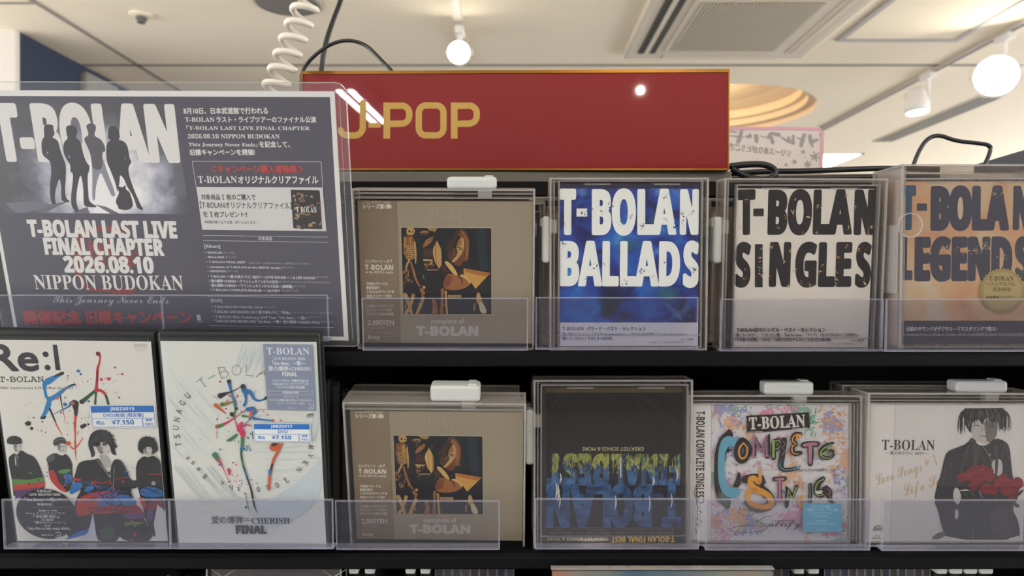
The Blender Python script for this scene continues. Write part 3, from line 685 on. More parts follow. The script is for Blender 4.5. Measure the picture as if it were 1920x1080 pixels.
A.text('【T-BOLANオリジナルクリアファイル】', 120, 170, 700, 176, 40, DK, grow=.6); A.text('を', 140, 226, 170, 226, 34, DK, grow=.6); A.text('1', 182, 225, 200, 225, 32, DK, 'serif'); A.text('枚プレゼント!!', 210, 228, 418, 228, 34, DK, grow=.6)
A.text('※特典は無くなり次第、終了となります。', 147, 268, 478, 272, 20, DK)
fp = [(692, 53), (868, 56), (876, 60), (892, 300), (886, 304), (716, 298), (708, 292)]
A.poly(fp, (40, 36, 34))
random.seed(3)
for i in range(90):
    x = random.uniform(700, 868); y = random.uniform(60, 290); x += (y - 60) * .08
    A.rect(x, y, min(886, x + random.uniform(5, 26)), y + random.uniform(4, 18), random.choice([(150, 118, 84), (120, 92, 62), (176, 142, 102), (60, 50, 44), (34, 32, 32), (30, 28, 28)]))
A.text('T BOLAN', 728, 196, 858, 196, 34, (232, 230, 224), 'serif')
for y, s_ in ((342, 0), (375, 0), (727, 6), (913, 8)): A.lines(138 + s_ * 5, y, 925 + s_ * 5, y + 11 + s_ * .3, 2.6, (200, 198, 198))
A.text('対象商品', 488, 373, 575, 374, 21, (200, 198, 198), grow=.5)
LT = (205, 204, 206)
rows = [('[Album]', 147, 420, 246, 20), ('・SINGLES', 150, 458, 258, 15), ('・BALLADS', 155, 486, 270, 15), ('・T-BOLAN FINAL BEST', 160, 517, 406, 15), ('・complete of T-BOLAN at the BEING studio', 165, 548, 628, 15), ('・LEGENDS', 168, 575, 282, 15),
        ('・T-BOLAN ～夏の終わりに BEST～ LOVE SONGS + 1 & LIFE SONGS', 172, 611, 845, 19), ('・愛の爆弾=CHERISH ～アインシュタインからの伝言～', 177, 640, 630, 19), ('・愛の爆弾=CHERISH ～アインシュタインからの伝言～(通常盤)', 180, 668, 704, 19), ('・T-BOLAN COMPLETE SINGLES ～ SATISFY ～', 184, 695, 655, 17),
        ('[DVD]', 189, 763, 258, 19), ('・T-BOLAN LIVE HEAVEN 2014', 192, 801, 512, 15), ('・T-BOLAN LIVE HEAVEN 2017 夏の終わりに「再会」', 197, 834, 690, 19), ('・T-BOLAN 30th Anniversary LIVE Tour「the Best」～励～', 200, 866, 806, 19), ('・T-BOLAN LIVE HEAVEN 2020「the Best」～繋～ 愛の爆弾=CHERISH FINAL', 204, 893, 878, 19)]
for s_, x0, y0, x1, h_ in rows: A.text(s_, x0, y0, x1, y0 + (x1 - x0) * .0155, h_, LT, grow=.5)
for s_, x0, y0, x1, h_ in (('[ZACL-1035]', 264, 456, 338, 10), ('[ZACL-1037]', 275, 485, 350, 10), ('～GREATEST SONGS & MORE～(通常盤) [ZACL-9003]', 412, 523, 812, 14), ('[JBCJ-5001]', 634, 550, 710, 10), ('[ZACL-9036]', 288, 573, 362, 10), ('[JBCZ-9059]', 850, 611, 928, 10), ('[T-BOLAN 30th Anniversary SPECIAL EDITION] [JBCZ-9107]', 632, 641, 942, 12), ('[JBCZ-9108]', 708, 668, 782, 10), ('[JBCZ-9148]', 662, 696, 736, 10), ('[ZABL-5029]', 516, 801, 590, 10), ('～Acoustic Live Tour～ [JBBZ-5013]', 700, 836, 956, 12), ('[JBBZ-5015]', 810, 862, 884, 8), ('[JBBZ-5017]', 884, 893, 962, 10)):
    A.text(s_, x0, y0, x1, y0 + (x1 - x0) * .015, h_, (160, 158, 164))
A.mb.build('printed_sheet', [INK, SMOKE], po)
lx1, ly1 = .1485 + .0095, .2165
L_ = [(-.158, -.005)] + [(lx1 - .004 + .004 * math.cos(R(q)), -.001 + .004 * math.sin(R(q))) for q in (-90, -45, 0)] + [(lx1 - .008 + .008 * math.cos(R(q)), ly1 - .008 + .008 * math.sin(R(q))) for q in (0, 30, 60, 90)] + [(-.158, ly1)]
mb = MB(); slab(mb, L_, -.0006, .0022)
mb.box(.1485 + .004, .1485 + .0044, 0, .205, .0022, .0024, 1)
for i in range(len(L_)):
    a, b2 = L_[i], L_[(i + 1) % len(L_)]
    mb.tube([(a[0], a[1], .0009), (b2[0], b2[1], .0009)], .0005, 1, 5)
mb.build('laminate', [LAMI, EDGE], po)
# ------------------------------------------------------------------ beige boxed discs (upper and lower row)
ORANGES = [(196, 140, 70), (170, 104, 50), (214, 170, 100), (120, 70, 36)]
def boxed_disc(p, q, label, k, tf):
    """q maps photo points of the upper copy onto this copy's face"""
    A = Art(p, .0002, k)
    A.L = lambda x, y: tf(A.t[0] + x / A.t[2], A.t[1] + y / A.t[2])
    w, h = p.w / 2, p.h
    A.local_rect(-w, 0, w, h, (160, 148, 126)); A.local_rect(-w, 0, -w + .0335, h, (140, 122, 100)); A.local_rect(-w + .0333, 0, -w + .0338, h, (122, 106, 88))
    A.zoom(640, 310, 5.0526); WT = (226, 220, 206)
    A.text('at the BEING studio', 203, 360, 470, 361, 20, (206, 196, 178), 'serif'); A.text('シリーズ第1弾!', 203, 410, 474, 412, 40, WT, grow=2)
    A.text('コンプリート・オブ', 224, 926, 482, 926, 30, WT, grow=1.2); A.text('T-BOLAN', 226, 988, 490, 990, 44, WT, 'bold', grow=1); A.text('at the BEING studio', 231, 1021, 492, 1025, 22, WT, 'serif')
    A.text('BEING', 790, 545, 1200, 545, 150, (152, 140, 118), 'ital'); A.text('BEING', 793, 548, 1203, 548, 150, (166, 154, 132), 'ital'); A.text('STUDIO', 890, 555, 1120, 555, 22, (148, 136, 114)) 
    A.zoom(640, 480, 4.5)
    for s_, x1, y in (('代表的バラードと', 392, 248), ('貴重音源で', 323, 281), ('T-BOLANサウンドを', 446, 314), ('完全パッケージ化!!', 424, 350)): A.text(s_, 212, y, x1, y, 25, WT, grow=.8)
    for s_, x1, y in (('○全曲リマスタリング', 440, 434), ('○ライナーノーツ付き', 428, 468), ('○スペシャルBOX仕様', 440, 501)): A.text(s_, 213, y, x1, y, 24, (210, 200, 188), grow=.6)
    A.text('2,000YEN', 226, 582, 443, 582, 42, (222, 214, 202), grow=.6); A.text('(TAX OUT)', 226, 617, 373, 617, 22, (186, 172, 158)); A.text('JBCJ-5001 / STEREO', 228, 653, 443, 655, 18, (176, 160, 146)); A.text('Being', 225, 700, 325, 698, 32, (214, 206, 194), 'serif')
    A.text('complete of', 756, 570, 1040, 570, 36, (206, 200, 188), 'bold'); A.text('T-BOLAN', 640, 668, 1152, 670, 70, (200, 194, 184), 'bold', grow=5)
    # the small warm photograph on the lid
    A.zoom(750, 420, 6)
    A.poly([(6, 34), (1034, 36), (1036, 1022), (34, 1022)], (190, 178, 152)); A.poly([(12, 40), (1027, 46), (1029, 1015), (40, 1015)], (30, 30, 36))
    BN, OR_, YE, BR, RD = (188, 150, 92), (156, 100, 54), (206, 172, 100), (96, 60, 36), (128, 72, 46)
    A.poly([(850, 60), (960, 60), (990, 520), (900, 520)], (34, 46, 58)); A.poly([(300, 42), (425, 45), (395, 85), (330, 75)], (160, 130, 80))
    # bony figure at the left
    A.dot(118, 80, 48, BN, 12, 0, .1); A.dot(105, 82, 12, (30, 28, 30)); A.dot(140, 88, 8, (40, 32, 30))
    A.poly([(40, 130), (110, 120), (160, 140), (172, 250), (160, 330), (110, 395), (60, 380), (30, 300)], BR, smooth=1)
    for i in range(7): A.stroke([(38 + 5 * i, 230 + 26 * i, 8), (90 + 6 * i, 262 + 22 * i, 15), (165, 215 + 26 * i, 12)], BN)
    for i in range(5): A.stroke([(50 + 22 * i, 150, 12), (60 + 20 * i, 200, 15), (52 + 20 * i, 240, 9)], random.choice([BN, OR_]))
    A.stroke([(165, 200, 18), (178, 330, 22), (176, 440, 12)], BN); A.stroke([(105, 400, 20), (75, 470, 22), (60, 520, 12)], BN); A.stroke([(120, 420, 18), (150, 520, 26), (180, 630, 24), (225, 700, 18)], OR_)
    for i in range(12): A.dot(40 + random.uniform(0, 110), 500 + random.uniform(0, 170), random.uniform(8, 20), random.choice([BR, BR, OR_]), 8, 0, .3)
    A.stroke([(240, 740, 40), (270, 780, 44), (250, 800, 20)], OR_); A.dot(270, 712, 18, BN)
    for a in ([(60, 800, 50), (100, 900, 40), (130, 1000, 30)], [(150, 800, 40), (120, 930, 26), (70, 1000, 40)], [(260, 830, 36), (230, 920, 40), (190, 1010, 30)]): A.stroke(a, BN)
    # cymbals, kit and long blond hair
    A.poly([(258, 240), (300, 170), (382, 130), (365, 190), (320, 235), (262, 268)], OR_, smooth=1); A.poly([(215, 75), (300, 70), (328, 95), (300, 130), (240, 125)], BR, smooth=1)
    A.stroke([(225, 95, 6), (280, 85, 16), (320, 92, 8)], BN); A.poly([(268, 275), (370, 275), (372, 380), (262, 380)], (74, 44, 34))
    A.poly([(262, 395), (368, 400), (365, 415), (262, 415)], YE); A.poly([(300, 510), (430, 510), (430, 520), (300, 522)], BN)
    for i in range(22): A.dot(random.uniform(275, 375), random.uniform(420, 500), random.uniform(5, 13), random.choice([OR_, BN, BR]), 6, 0, .4)
    for i in range(14): A.stroke([(380 + i * 6, 190 + abs(i - 6) * 12, 6), (372 + i * 7, 320, 10), (400 + i * 5, 500 - abs(i - 8) * 8, 6)], random.choice([YE, BN, BN, OR_]))
    # face, hair and folded arm
    A.poly([(628, 80), (690, 52), (745, 90), (785, 190), (775, 330), (768, 405), (715, 420), (690, 470), (640, 470), (600, 440), (690, 330), (720, 200), (680, 140), (640, 130)], (104, 62, 36))
    for i in range(26): 
        u = i / 25; A.stroke([(640 + 70 * u, 66 + 30 * abs(u - .4), 5), (700 + 66 * u, 150 + 20 * u, random.uniform(5, 10)), (722 + 52 * u, 280, random.uniform(5, 10)), (690 + 80 * u + random.uniform(-10, 10), 395 + random.uniform(-20, 25), 3)], random.choice([OR_, (140, 88, 48), (112, 66, 38), (186, 128, 70), (84, 50, 34)]))
    A.poly([(540, 300), (590, 270), (640, 262), (660, 320), (610, 395), (575, 425), (548, 395), (538, 340)], (82, 52, 42), smooth=1)
    A.poly([(660, 180), (690, 146), (716, 156), (724, 230), (716, 292), (692, 342), (644, 400), (604, 434), (576, 428), (604, 392), (640, 350), (652, 305), (636, 280), (640, 232)], BN, smooth=1); A.poly([(660, 180), (690, 150), (700, 220), (660, 262), (640, 260), (642, 220)], OR_, smooth=1)
    A.stroke([(640, 266, 5), (672, 264, 13), (706, 274, 6)], (50, 34, 30)); A.stroke([(655, 286, 5), (678, 282, 14), (696, 290, 5)], (30, 24, 24)); A.stroke([(545, 302, 6), (575, 298, 10), (598, 306, 5)], (40, 30, 30)); A.stroke([(556, 376, 5), (580, 380, 10), (604, 384, 5)], (120, 56, 44)); A.stroke([(622, 300, 6), (596, 340, 10), (618, 350, 8)], (140, 90, 52))
    for i in range(22):
        u = i / 21; A.stroke([(690 - 60 * u, 60 + 30 * u, 5), (640 - 90 * u, 150 + 40 * u, random.uniform(7, 13)), (590 - 70 * u, 270 + 30 * random.random(), 4)], random.choice([(62, 42, 34), (44, 34, 32), (84, 54, 36), (52, 40, 36)]))
    for i in range(26):
        x = random.uniform(470, 700); y = random.uniform(430, 560); A.stroke([(x, y, 4), (x + random.uniform(-20, 30), y + 26, random.uniform(8, 16)), (x + random.uniform(-30, 40), y + 56, 3)], random.choice([(70, 42, 34), (90, 54, 38), (48, 36, 34), (120, 76, 46)]))

    A.poly([(495, 430), (525, 412), (580, 450), (640, 540), (650, 580), (620, 585)], YE, smooth=1)
    for i in range(10): A.stroke([(470 + i * 8, 470 + i * 4, 14), (510 + i * 4, 530 + i * 3, 10)], random.choice([BR, RD, (60, 40, 34)]))
    A.poly([(520, 560), (600, 560), (680, 600), (720, 560), (790, 620), (800, 670), (740, 720), (600, 750), (470, 715)], OR_, smooth=1); A.poly([(520, 560), (600, 590), (560, 700), (470, 715)], RD, smooth=1)
    A.poly([(650, 575), (740, 565), (800, 650), (790, 680), (740, 610)], YE, smooth=1); A.stroke([(660, 590, 10), (700, 620, 18), (705, 670, 8)], (60, 36, 30))
    A.poly([(715, 495), (1018, 548), (850, 728), (790, 640), (720, 560)], (202, 154, 76)); A.poly([(715, 495), (1018, 548), (960, 590), (740, 540)], (176, 112, 54))
    for a in ([(480, 740, 40), (475, 830, 26), (470, 1000, 40)], [(515, 760, 26), (520, 880, 20), (530, 1000, 26)], [(380, 860, 40), (400, 930, 50), (380, 1000, 50)]): A.stroke(a, random.choice([OR_, BN]))
    for i in range(60):
        x, y = random.choice([(70, 220), (90, 560), (80, 880), (220, 930), (330, 460), (440, 940), (330, 90)]); x += random.gauss(0, 45); y += random.gauss(0, 60)
        if 20 < x < 1000 and 50 < y < 1000: A.stroke([(x, y, 3), (x + random.uniform(-14, 14), y + random.uniform(10, 34), random.uniform(4, 9)), (x + random.uniform(-16, 16), y + random.uniform(30, 56), 2)], random.choice([BN, OR_, BR, (34, 30, 32), (34, 30, 32), (206, 180, 120)]))
    for i in range(6): A.rect(540 + i * 26, 795, 560 + i * 26, 830, BN)
    A.poly([(860, 770), (900, 770), (920, 860), (990, 990), (930, 1010), (900, 900), (860, 890)], BN, smooth=1); A.stroke([(840, 900, 26), (835, 970, 20)], OR_); A.poly([(880, 880), (930, 880), (985, 1000), (910, 1010)], (206, 196, 160), smooth=1)
    t = thing('boxed_disc', label, 'boxed CD', p.matrix())
    mb = MB(); mb.box(-w, w, 0, h, -.017, 0, bev=.0004, seg=1); mb.build('card_box', solid('beige_card_' + q, rgb(150, 138, 116), .6), t)
    A.mb.build('printed_face', INKG, t)
    return t
GA = Pose((-.0574, .6185, .0173), 10.9, -.5, -.3, .150, .125); GB = Pose((-.0653, .6282, -.1627), 14.2, -.7, -.4, .150, .125)
boxed_disc(GA, 'upper', 'upper beige card CD box with a small warm photograph, next to the poster', .72, lambda x, y: GA.loc(x, y, .0002))
boxed_disc(GB, 'lower', 'lower beige card CD box with a small warm photograph, near the DVDs', .72, lambda x, y: GA.loc(x, y, .0002))
def gold_case(p, o, lk, lab, lab2, pz):
    r = outer(p, *o); l = p.loc(lk[0], lk[3]); u = p.loc(lk[2], lk[1])
    lockr = (l[0], u[0], r[3] - .0005, r[3] + (u[1] - l[1]))
    security_case(p, r, .026, lab, lockr, lab2, rail=[(r[0] + .002, r[1] - .002, p.h + .0022, p.h + .0034), (r[0] + .002, r[1] - .002, p.h + .006, p.h + .0066)])
gold_case(GA, (667, 354, 1002, 653), (838, 331, 931, 353), 'clear security case around the upper beige card box', 'white lock bar on top', 0)
gold_case(GB, (652, 752, 985, 1024), (807, 724, 900, 752), 'clear security case around the lower beige card box', 'white lock bar on top', 0)

# ------------------------------------------------------------------ portrait discs of the upper row
def chips(A, n, x0, y0, x1, y1, cols, r0=1.0, r1=4.0):
    """torn specks of ink: small ragged polygons"""
    for i in range(n):
        x, y = random.uniform(x0, x1), random.uniform(y0, y1)
        for j in range(random.randint(2, 6)):
            cx, cy = x + random.gauss(0, r1 * 1.6), y + random.gauss(0, r1 * 2); r = random.uniform(r0, r1) * (.5 + 1.2 * random.random()); q = random.uniform(0, 6.28); e = random.uniform(.35, 1)
            P = []
            for k in range(7):
                a = 6.2832 * k / 7; rr = r * random.uniform(.5, 1.4); u, v = rr * math.cos(a), rr * e * math.sin(a); P.append((cx + u * math.cos(q) - v * math.sin(q), cy + u * math.sin(q) + v * math.cos(q)))
            A.poly(P, random.choice(cols))
BALP = noisy('blue_cover_print', [(.32, rgb(20, 22, 44)), (.42, rgb(30, 40, 104)), (.52, rgb(34, 70, 158)), (.62, rgb(40, 100, 180)), (.72, rgb(72, 138, 190))], 30, 4, .4, (1, 1.3, 1), .4, .6)
_n = BALP.node_tree; _b = [x for x in _n.nodes if x.type == 'BSDF_PRINCIPLED'][0]; _r = [x for x in _n.nodes if x.type == 'VALTORGB'][0]; _t = [x for x in _n.nodes if x.type == 'TEX_COORD'][0]
def _patch(src, loc, scale, thr, col):
    z = N(_n, 'ShaderNodeTexNoise'); z.inputs['Scale'].default_value = scale; z.inputs['Detail'].default_value = 3; z.inputs['Distortion'].default_value = .5
    mp = N(_n, 'ShaderNodeMapping'); mp.inputs['Location'].default_value = loc; _n.links.new(_t.outputs['Object'], mp.inputs[0]); _n.links.new(mp.outputs[0], z.inputs['Vector'])
    c = N(_n, 'ShaderNodeValToRGB'); c.color_ramp.elements[0].position = thr; c.color_ramp.elements[1].position = thr + .13; _n.links.new(z.outputs[0], c.inputs[0])
    x = N(_n, 'ShaderNodeMix', data_type='RGBA'); _n.links.new(c.outputs[0], x.inputs[0]); _n.links.new(src, x.inputs[6]); x.inputs[7].default_value = (*col, 1); return x.outputs[2]
_o = _patch(_r.outputs[0], (3, 1, 0), 26, .60, rgb(28, 32, 50)); _o = _patch(_o, (7, 2, 1), 40, .60, rgb(96, 130, 186)); _o = _patch(_o, (1, 9, 4), 30, .60, rgb(40, 92, 110)); _o = _patch(_o, (5, 5, 8), 24, .60, rgb(60, 56, 120))
_n.links.new(_o, _b.inputs['Base Color'])
LEGP = noisy('orange_cover_print', [(.30, rgb(164, 116, 98)), (.44, rgb(184, 140, 106)), (.56, rgb(186, 158, 126)), (.66, rgb(184, 174, 158))], 22, 5, .4, (1, 1, 1), .3, .4)
def big_words(A, w1, w2, col, g=6):
    for st, x0, x1, y, h in (w1, w2): A.text(st, x0, y, x1, y, h, col, 'bold', grow=g)
BA = Pose((.1023, .6211, .0247), 2.7, .6, .1, .122, .142)
A = Art(BA, .0002, 1.0); random.seed(11)
A.local_rect(-.061, 0, .061, .142, (40, 60, 140), 1)
A.zoom(1000, 310, 3)
A.rect(150, 100, 930, 130, (40, 40, 62))
CR = (226, 230, 226)
A.text('T', 156, 382, 230, 382, 228, CR, 'bold', grow=10); A.rect(243, 243, 303, 288, CR); A.text('BOLA', 338, 384, 796, 382, 228, CR, 'bold', grow=9); A.text('N', 832, 382, 920, 382, 226, CR, 'bold', grow=9)
A.text('BALLAD', 157, 672, 816, 674, 226, CR, 'bold', grow=8); A.text('S', 852, 676, 922, 676, 226, CR, 'bold', grow=11)
NV = [(40, 52, 104), (30, 36, 70), (50, 80, 150)]
for (x, y) in ((335, 250), (430, 220), (385, 262), (290, 265), (550, 285), (490, 320), (745, 165), (830, 270), (835, 315), (895, 270), (745, 300), (800, 330), (355, 570), (300, 640), (330, 650), (395, 560), (510, 660), (490, 500), (750, 540), (610, 590), (685, 620), (900, 580), (605, 345), (180, 340), (175, 440)): chips(A, 2, x - 8, y - 10, x + 8, y + 10, NV, 1.5, 4.5)
A.rect(150, 884, 926, 1018, (198, 198, 206))
NA = (62, 66, 110)
A.text('T-BOLAN', 164, 928, 282, 928, 18, NA, 'bold'); A.text('バラード・ベスト・セレクション', 300, 930, 632, 930, 21, NA, grow=.8)
A.text('「遠い恋のリフレイン」「マリア～Acoustic Version～」「サヨナラから始めよう ～Acoustic Version～」', 160, 958, 862, 958, 17, (84, 88, 124), grow=.5); A.text('「離したくはない」を含む全13曲収録。', 160, 983, 448, 983, 18, (84, 88, 124), grow=.5)
A.text('ZAIN', 866, 986, 900, 986, 14, NA, 'bold'); A.text('STEREO', 822, 985, 862, 985, 8, NA); A.text('発売元(株)ザイン / 税込価格(消費税率) 再販04・12・2まで', 650, 1001, 900, 1001, 10, (110, 112, 140))
cd_case(BA, outer(BA, 1046, 338, 1316, 652), 'blue portrait CD with huge white block letters and a white lower band', A, [INK, BALP])
def port_case(p, o, lk, lab, lab2='white lock bar on the left side', d=.026, rails=True, frosted=False):
    r = outer(p, *o); l = p.loc(lk[0], lk[3]); u = p.loc(lk[2], lk[1])
    return security_case(p, r, d, lab, (l[0], r[0] + .0005, l[1], u[1]) if lk[2] - lk[0] < 60 else (l[0], u[0], l[1], u[1]), lab2, rail=[(r[0] + .0035, r[0] + .0045, r[2] + .002, r[3] - .002)])
port_case(BA, (1030, 334, 1325, 656), (1016, 405, 1035, 493), 'clear security case around the blue portrait CD')

SI = Pose((.2602, .6349, .0220), 4.6, .2, -.1, .122, .142)
A = Art(SI, .0002, 1.0); random.seed(12)
A.local_rect(-.061, 0, .061, .142, (222, 216, 206)); A.zoom(1320, 310, 3)
BK = (40, 38, 40)
A.text('T', 196, 384, 280, 382, 226, BK, 'bold', grow=9); A.rect(277, 243, 336, 287, BK); A.text('BOLA', 366, 382, 822, 380, 222, BK, 'bold', grow=10); A.text('N', 852, 382, 948, 381, 222, BK, 'bold', grow=11)
A.text('S', 178, 676, 250, 676, 220, BK, 'bold', grow=10); A.rect(286, 444, 330, 686, BK); A.text('N', 374, 674, 474, 674, 220, BK, 'bold', grow=10); A.text('GLE', 520, 676, 818, 674, 220, BK, 'bold', grow=10); A.text('S', 858, 676, 926, 676, 220, BK, 'bold', grow=10)
EM = [(214, 170, 110), (196, 140, 84), (230, 206, 160), (120, 70, 40)]
for (x, y) in ((210, 345), (240, 200), (460, 290), (420, 355), (500, 260), (520, 195), (585, 295), (640, 230), (640, 380), (560, 380), (665, 230), (800, 170), (810, 350), (860, 235), (920, 385), (945, 350), (235, 590), (230, 640), (380, 460), (375, 630), (455, 545), (470, 680), (510, 590), (545, 660), (590, 675), (650, 600), (670, 560), (745, 600), (755, 520), (800, 455), (870, 480), (900, 665), (910, 470), (310, 520), (480, 480), (745, 640), (325, 610)):
    for j in range(3): a = random.uniform(0, 6.28); A.stroke([(x + random.gauss(0, 5), y + random.gauss(0, 6), 3), (x + 11 * math.cos(a), y + 11 * math.sin(a), random.uniform(2, 5))], random.choice(EM), smooth=0)
chips(A, 8, 300, 440, 330, 680, [(222, 216, 206)], 1, 2.5); chips(A, 8, 735, 440, 745, 680, [(222, 216, 206)], 1, 3)
DB = (74, 72, 84)
A.text('T-BOLAN初のシングル・ベスト・セレクション', 183, 937, 683, 937, 23, (60, 58, 66), grow=.9); A.text('「離したくはない」「じれったい愛」「Bye For Now」「マリア」「おさえきれない この気持ち」', 176, 964, 866, 964, 19, DB, grow=.5); A.text('「すれ違いの純情」「LOVE」「刹那さを消せやしない」を含む全12曲収録。', 176, 990, 716, 990, 19, DB, grow=.5)
A.text('ZAIN', 864, 992, 898, 992, 14, DB, 'bold'); A.text('STEREO', 824, 991, 860, 991, 8, DB); A.text('発売元(株)ザイン / 税込価格(消費税率) 再販04・12・2まで', 690, 1008, 896, 1008, 9, (120, 118, 126))
t = cd_case(SI, outer(SI, 1376, 346, 1643, 656), 'white portrait CD with huge black block letters flecked with gold', A, [INK])
shrink_wrap(t, outer(SI, 1376, 346, 1643, 656), .0021, [(.62, .9, -.55, .006, 1), (.70, .7, -.35, .006, .8), (1.15, -.4, .1, .008, 1), (.98, -.1, .02, .01, .8), (.1, .1, .05, .01, .5), (.5, .5, -.2, .006, .5), (1.1, -.55, .2, .007, .9)])
port_case(SI, (1352, 335, 1654, 659), (1336, 406, 1360, 494), 'clear security case around the white portrait CD')

LE = Pose((.4021, .6212, .0265), 1.5, 0, 0, .122, .142)
A = Art(LE, .0002, .92); random.seed(13)
A.local_rect(-.061, 0, .061, .142, (190, 130, 90), 1); A.zoom(1600, 260, 2.572)
BL = (66, 66, 80)
A.text('T', 238, 432, 292, 432, 188, (60, 84, 104), 'bold', grow=9); A.rect(306, 312, 355, 348, BL); A.text('BOLA', 382, 434, 740, 432, 184, BL, 'bold', grow=11); A.text('N', 776, 432, 850, 432, 186, BL, 'bold', grow=8)
A.text('L', 236, 676, 278, 676, 184, BL, 'bold', grow=7); A.text('EGEND', 304, 678, 756, 676, 184, BL, 'bold', grow=10); A.text('S', 790, 678, 850, 676, 184, BL, 'bold', grow=10)
PEB = [(214, 198, 170), (206, 170, 128)]
for (x, y, n_) in ((700, 265, 14), (640, 520, 18), (590, 540, 10), (560, 545, 6), (450, 530, 8), (350, 540, 5), (520, 535, 8), (720, 560, 5)): chips(A, n_, x - 26, y - 18, x + 26, y + 18, PEB, .8, 2.2)
A.rect(229, 878, 900, 1002, (60, 58, 66)); A.text('伝説のサウンドがデジタル・リマスタリングで甦る!', 255, 928, 690, 928, 20, (190, 186, 186), grow=.6); A.text('大ヒットシングル・バラードから未発表音源までを完全収録', 255, 953, 820, 953, 16, (140, 138, 142), grow=.2)
sc_ = []
for i in range(72): r_ = 108 + (5 if i % 2 else -3); sc_.append((718 + r_ * math.cos(R(5 * i)), 735 + r_ * math.sin(R(5 * i))))
A.poly(sc_, (150, 130, 86)); A.dot(718, 735, 92, (164, 146, 100), 36)
for s_, x0, x1, y, h_ in (('T-BOLAN', 654, 772, 684, 20), ('ベストアルバム', 640, 780, 710, 18), ('2CD+DVD', 672, 758, 736, 17), ('全曲最新リマスター', 640, 784, 770, 12)): A.text(s_, x0, y, x1, y, h_, (96, 80, 58), 'serif' if s_[0] in 'T2' else 'sans', grow=.4)
cd_case(LE, outer(LE, 1688, 334, 1962, 652), 'orange portrait CD with dark block letters and a round gold seal at the right edge', A, [INK, LEGP], depth=.034, tray=BEIGEIN)
r = outer(LE, 1684, 309, 1972, 657)
t = security_case(LE, r, .050, 'large clear security case around the orange portrait CD', None, rail=[(r[0] + .0035, r[0] + .0045, r[2] + .002, r[3] - .002), (r[0] + .006, r[1] - .006, r[3] - .013, r[3] - .012), (r[0] - .003, r[0] - .0015, r[2] + .05, r[2] + .11)])
mb = MB(); c = LE.loc(1701, 423); mb.lathe([(.0098, 0), (.0108, 0), (.0108, .0014), (.0098, .0014), (.0098, 0)], (c[0], c[1], .0043), n=32); mb.build('thumb_notch', EDGE, t)
# rear cases seen between the front ones
def rear(p, dx, dy, dz, lab, cardlab, inlay=BEIGEIN, lock=True, grp='security cases standing in the second line', w=.138, h=.139, d=.026):
    M = p.matrix() @ Matrix.Translation((dx, dy, -dz))
    rr = (-w / 2, w / 2, 0, h)
    t = security_case(p, rr, d, lab, (-w / 2 - .007, -w / 2 + .0005, h * .55, h * .55 + .042) if lock else None, 'white lock bar', m4=M, group=grp, rail=[(-w / 2 + .004, -w / 2 + .005, .002, h - .002), (-w / 2 + .009, -w / 2 + .0096, .002, h - .002), (w / 2 - .005, w / 2 - .004, .002, h - .002)])
    c = cd_case(p, (-w / 2 + .010, w / 2 - .003, .003, h - .008), cardlab, None, None, m4=M @ Matrix.Translation((0, 0, -.003)), tray=inlay, group='discs in the second line of cases')
rear(BA, -.012, -.006, .031, 'clear security case right behind the one with the blue CD', 'CD seen edge-on behind the blue portrait CD', w=.148)
rear(SI, -.011, -.004, .031, 'clear security case right behind the one with the white CD', 'CD seen edge-on behind the white portrait CD', w=.148)
rear(GA, .012, .004, .040, 'clear security case behind the upper beige box', 'dark backed CD behind the upper beige box', DARKIN, False, w=.150, h=.118)
rear(LE, -.016, -.012, .060, 'clear security case far behind the orange CD', 'CD seen edge-on far behind the orange portrait CD', w=.13, h=.13)

# ------------------------------------------------------------------ acrylic pockets
pocket('wide clear acrylic pocket in front of the foot of the poster', -40, 552, 616, 641, .607, 8, 305)
pocket('clear acrylic pocket in front of the upper beige box', 679, 558, 990, 658, .612, 6)
pocket('clear acrylic pocket in front of the blue portrait CD', 1004, 557, 1309, 656, .612)
pocket('clear acrylic pocket in front of the white portrait CD', 1350, 560, 1656, 659, .616)
pocket('clear acrylic pocket in front of the orange portrait CD', 1661, 560, 1976, 660, .610)
pocket('wide clear acrylic pocket in front of both DVDs', 5, 935, 625, 1031, .606, 4, 318)
pocket('clear acrylic pocket in front of the lower beige box', 629, 937, 937, 1033, .618, 6)
pocket('clear acrylic pocket in front of the upside-down dark CD', 1003, 934, 1311, 1031, .618)
pocket('clear acrylic pocket in front of the colourful scribbled CD', 1323, 935, 1633, 1033, .620)
pocket('clear acrylic pocket in front of the white CD with the rose bouquet', 1654, 936, 1970, 1034, .616)
# ------------------------------------------------------------------ two DVDs
def dvd_case(p, label, art, mats, stickers):
    t = thing('dvd_case', label, 'DVD', p.matrix()); w, h = .0675, .190; q = (h - p.h) / 2
    y0, y1 = -.0045, p.h + .0075
    mb = MB(); mb.box(-w, w, y0, y1, -.0130, -.0006, bev=.0022, seg=3); mb.box(-w + .0018, w - .0018, y1 - .0005, y1 + .0008, -.0105, -.0080, bev=.0003, seg=1); mb.box(w - .0008, w + .0006, y0 + .01, y1 - .01, -.0105, -.0080, bev=.0003, seg=1)
    mb.box(w - .0046, w - .0038, y0 + .004, y1 - .004, -.001, .0001, bev=.0002, seg=1); mb.box(-w + .003, w - .003, y1 - .0052, y1 - .0044, -.001, .0001, bev=.0002, seg=1)
    mb.build('case_shell', BCASE, t)
    art.mb.build('printed_insert', mats, t)
    for nm, a in stickers: a.mb.build(nm, INK, t)
    mb = MB(); mb.box(-w + .0012, w - .0012, y0 + .002, y1 - .004, .0016, .0019); mb.build('clear_sleeve', clear('dvd_sleeve_film', (.98, .98, .98), .8, .08), t)
    return t
